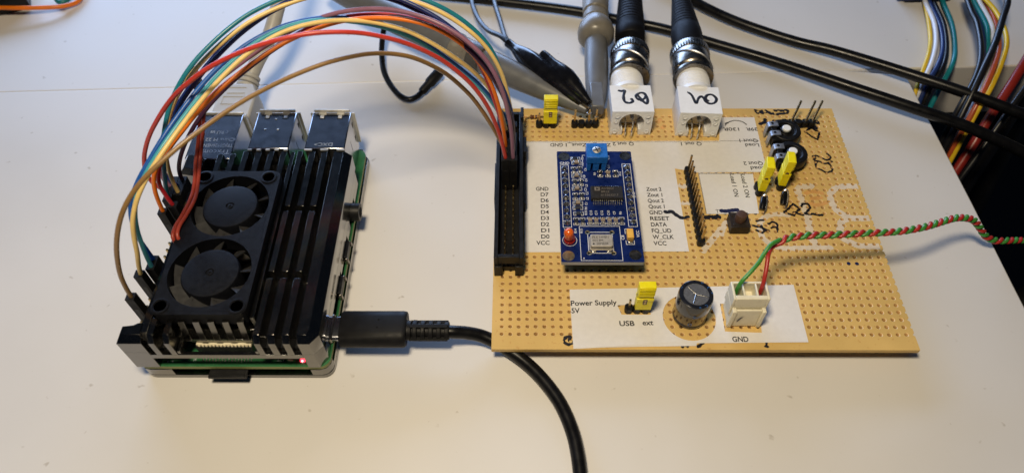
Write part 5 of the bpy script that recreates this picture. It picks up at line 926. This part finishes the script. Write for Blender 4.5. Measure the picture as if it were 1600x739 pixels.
# ================================================================ cable bundle beyond the desk corner
G3 = 'coloured supply wires hanging behind the desk corner'
bundle = [
 ('bright_yellow', 'yellow wire at the left of the hanging bundle, beside the white one', [(181, 166, -3.5), (178.8, 152.6, -4.5), (175.4, 140.5, -4.5), (170.2, 129.4, -3.5), (165.2, 119.2, -8), (162.5, 111, -18), (164, 100, -60)], 1.25),
 ('white', 'white wire printed with small marks, beside the yellow one', [(182.5, 172, -3), (180.8, 165.2, -3), (179.8, 151.2, -3), (176.4, 138.4, -3), (170.9, 126.5, -3), (166.5, 118.5, -7), (164.5, 112, -20), (167, 100, -60)], 1.35),
 ('darkblue', 'dark blue wire between the white and the black hanging wires', [(184, 174, -3), (182.4, 164, -3), (181.5, 148.8, -3), (177.8, 134.8, -3), (172, 123.6, -3), (167.2, 116.8, -8), (165.5, 110, -22), (168, 98, -60)], 1.4),
 ('black', 'black wire of the left hanging group, beside the teal one', [(186, 174, -3), (184.4, 164, -3), (183.3, 149.6, -3), (179.3, 134.6, -3), (173.8, 122.8, -3), (168.6, 115.6, -9), (167, 109, -24), (169, 98, -60)], 1.45),
 ('sea', 'teal wire curving alone to the right of the left hanging group', [(190.5, 174, -3), (188.8, 165.1, -3.5), (187.8, 151.7, -4), (184.4, 138.2, -4), (178.4, 124.8, -3), (171.4, 114.2, -9), (168.8, 107, -26), (172, 96, -60)], 1.45),
 ('black', 'black wire at the left of the right hanging group', [(193, 162, 5), (191.4, 155.2, 5), (190.2, 147, 5), (189.5, 139.2, 5), (184.9, 122.8, 5), (179.2, 110.1, 3), (173, 100.6, -6), (169, 92, -30), (166, 84, -70)], 1.6),
 ('darkblue', 'dark blue wire behind the black ones of the right hanging group', [(195, 163, 3), (193.6, 155.2, 3), (192.6, 143.1, 3), (189.2, 129.3, 3), (183.5, 114.5, 0), (176.5, 102.5, -10), (171, 92, -34), (168, 84, -70)], 1.5),
 ('sea', 'green wire between the dark blue and the white of the right hanging group', [(196, 163, 4), (194.6, 155.2, 4), (194, 141.5, 4), (192.3, 133.4, 3.4), (187, 118, 0), (180, 106, -12), (174, 95, -38), (170, 86, -70)], 1.5),
 ('white', 'white wire of the right hanging group', [(198, 163, 4), (196.6, 155.2, 4), (196, 141.5, 4), (194.4, 134, 3.4), (190.5, 122, 1), (184.4, 110, -4), (178, 99, -22), (173, 88, -60)], 1.5),
 ('bright_yellow', 'yellow wire with dark print at the right of the hanging group', [(197.5, 163, 5), (198.9, 155.2, 5), (200.0, 147.1, 5), (199.2, 136.4, 5), (196.4, 126.7, 5), (191.3, 117.1, 4), (184.9, 106.7, 1), (180.6, 100.5, -6), (176, 92, -24), (172, 82, -60)], 1.3),
 ('rust', 'rust red wire beside the printed yellow one', [(200.5, 163, 3), (200.2, 150, 3), (198.2, 138.8, 3), (194.4, 126.9, 3), (188.4, 115.7, 2), (181.6, 104.6, -2), (176, 95, -18), (171, 84, -60)], 1.45),
 ('scarlet', 'broad red wire further right, slanting down to the desk corner', [(217, 139, 2), (210, 129, -2), (202, 118.5, -8), (193, 107.5, -16), (186, 98, -26), (178, 88, -44), (172, 78, -80)], 2.6),
 ('black', 'thick black wire with pale sheen crossing over the right hanging group', [(206.6, 163, 9), (205.4, 155.2, 9), (202.6, 147.2, 9), (197.4, 138.2, 9), (189.4, 124.1, 8), (182.2, 112.6, 5), (175.4, 101.2, -3), (170, 91, -22), (165, 80, -70)], 1.9),
 ('black', 'black wire slanting beneath the broad red one at the far right', [(222, 137, 8), (212.5, 124, 4), (204, 113.5, -2), (195, 103.4, -10), (187, 94, -22), (178, 84, -42), (170, 74, -80)], 1.6),
 ('black', 'thick black wire running down the far right edge', [(230, 150, 6), (219, 134, 2), (211.5, 120, -12), (205, 110, -34), (199, 101, -60), (190, 90, -100)], 3.2)]
for col, label, pts, r in bundle:
    o = MB().tube(pts, r * .7, 14, 8).build('supply_wire', 'w_' + col, at=pts[2]); tag(o, label, 'wire', G3)
o = MB().tube([(240, 160, -20), (226, 126, -90), (214, 104, -140), (196, 70, -190), (190, 20, -230), (176, -60, -330), (160, -160, -480)], 9, 16, 8).build('black_hose', 'blackpl', at=(214, 104, -140)); tag(o, 'thick black sleeve in the dark gap beside the desk', 'cable')
o = MB().tube([(260, 80, -60), (228, 66, -110), (196, 50, -170), (170, 20, -240), (150, -60, -380), (140, -160, -520)], 7, 16, 8).build('black_hose', 'rubber', at=(228, 66, -110)); tag(o, 'dull black cable sagging low in the dark gap beside the desk', 'cable')
b = MB(); b.box(-12, 12, -7, 7, 0, 8); b.box(-10, 10, -9, -7, 1.5, 6.5)
o = b.build('wire_connector', 'w_darkblue', bevel=.6); o.location = Vector((183, 177.5, TZ + .2)) * S; o.rotation_euler[2] = .05; tag(o, 'dark blue connector block at the top of the left hanging wires', 'connector')

# ================================================================ far left corner
b = MB(); b.box(-60, 0, 0, 40, 0, 9); b.box(-58, -2, 2, 38, 9, 10.5); b.box(-60, -58, -.6, 0, 2, 7)
o = b.build('black_box', 'blackpl', bevel=.8); o.location = Vector((-210, 166.3, TZ)) * S; o.rotation_euler[2] = radians(24); tag(o, 'corner of a black plastic box at the far left of the back desk', 'box')
o = MB().tube([(-250, 159.5, -2), (-232, 159.2, -1.5), (-220.3, 159.6, -1.4), (-209.1, 160.2, -2), (-198.8, 162.6, -3.4), (-193.6, 165.4, -4.6), (-190, 170.0, -5.4), (-190, 180, -5.4)], .95, 12, 8).build('orange_wire', 'w_orange', at=(-209, 162, -2)); tag(o, 'orange wire lying in front of the black box', 'wire')
o = MB().tube([(-203, 176, -4), (-198.6, 169.2, -4.8), (-195.5, 169.0, -4.8), (-193, 176, -5)], 1.2, 12, 8).build('green_wire', 'w_sea', at=(-196, 170, -5)); tag(o, 'short dark green wire end behind the orange wire', 'wire')

for o in bpy.data.objects:
    if '_at' in o.keys(): del o['_at']
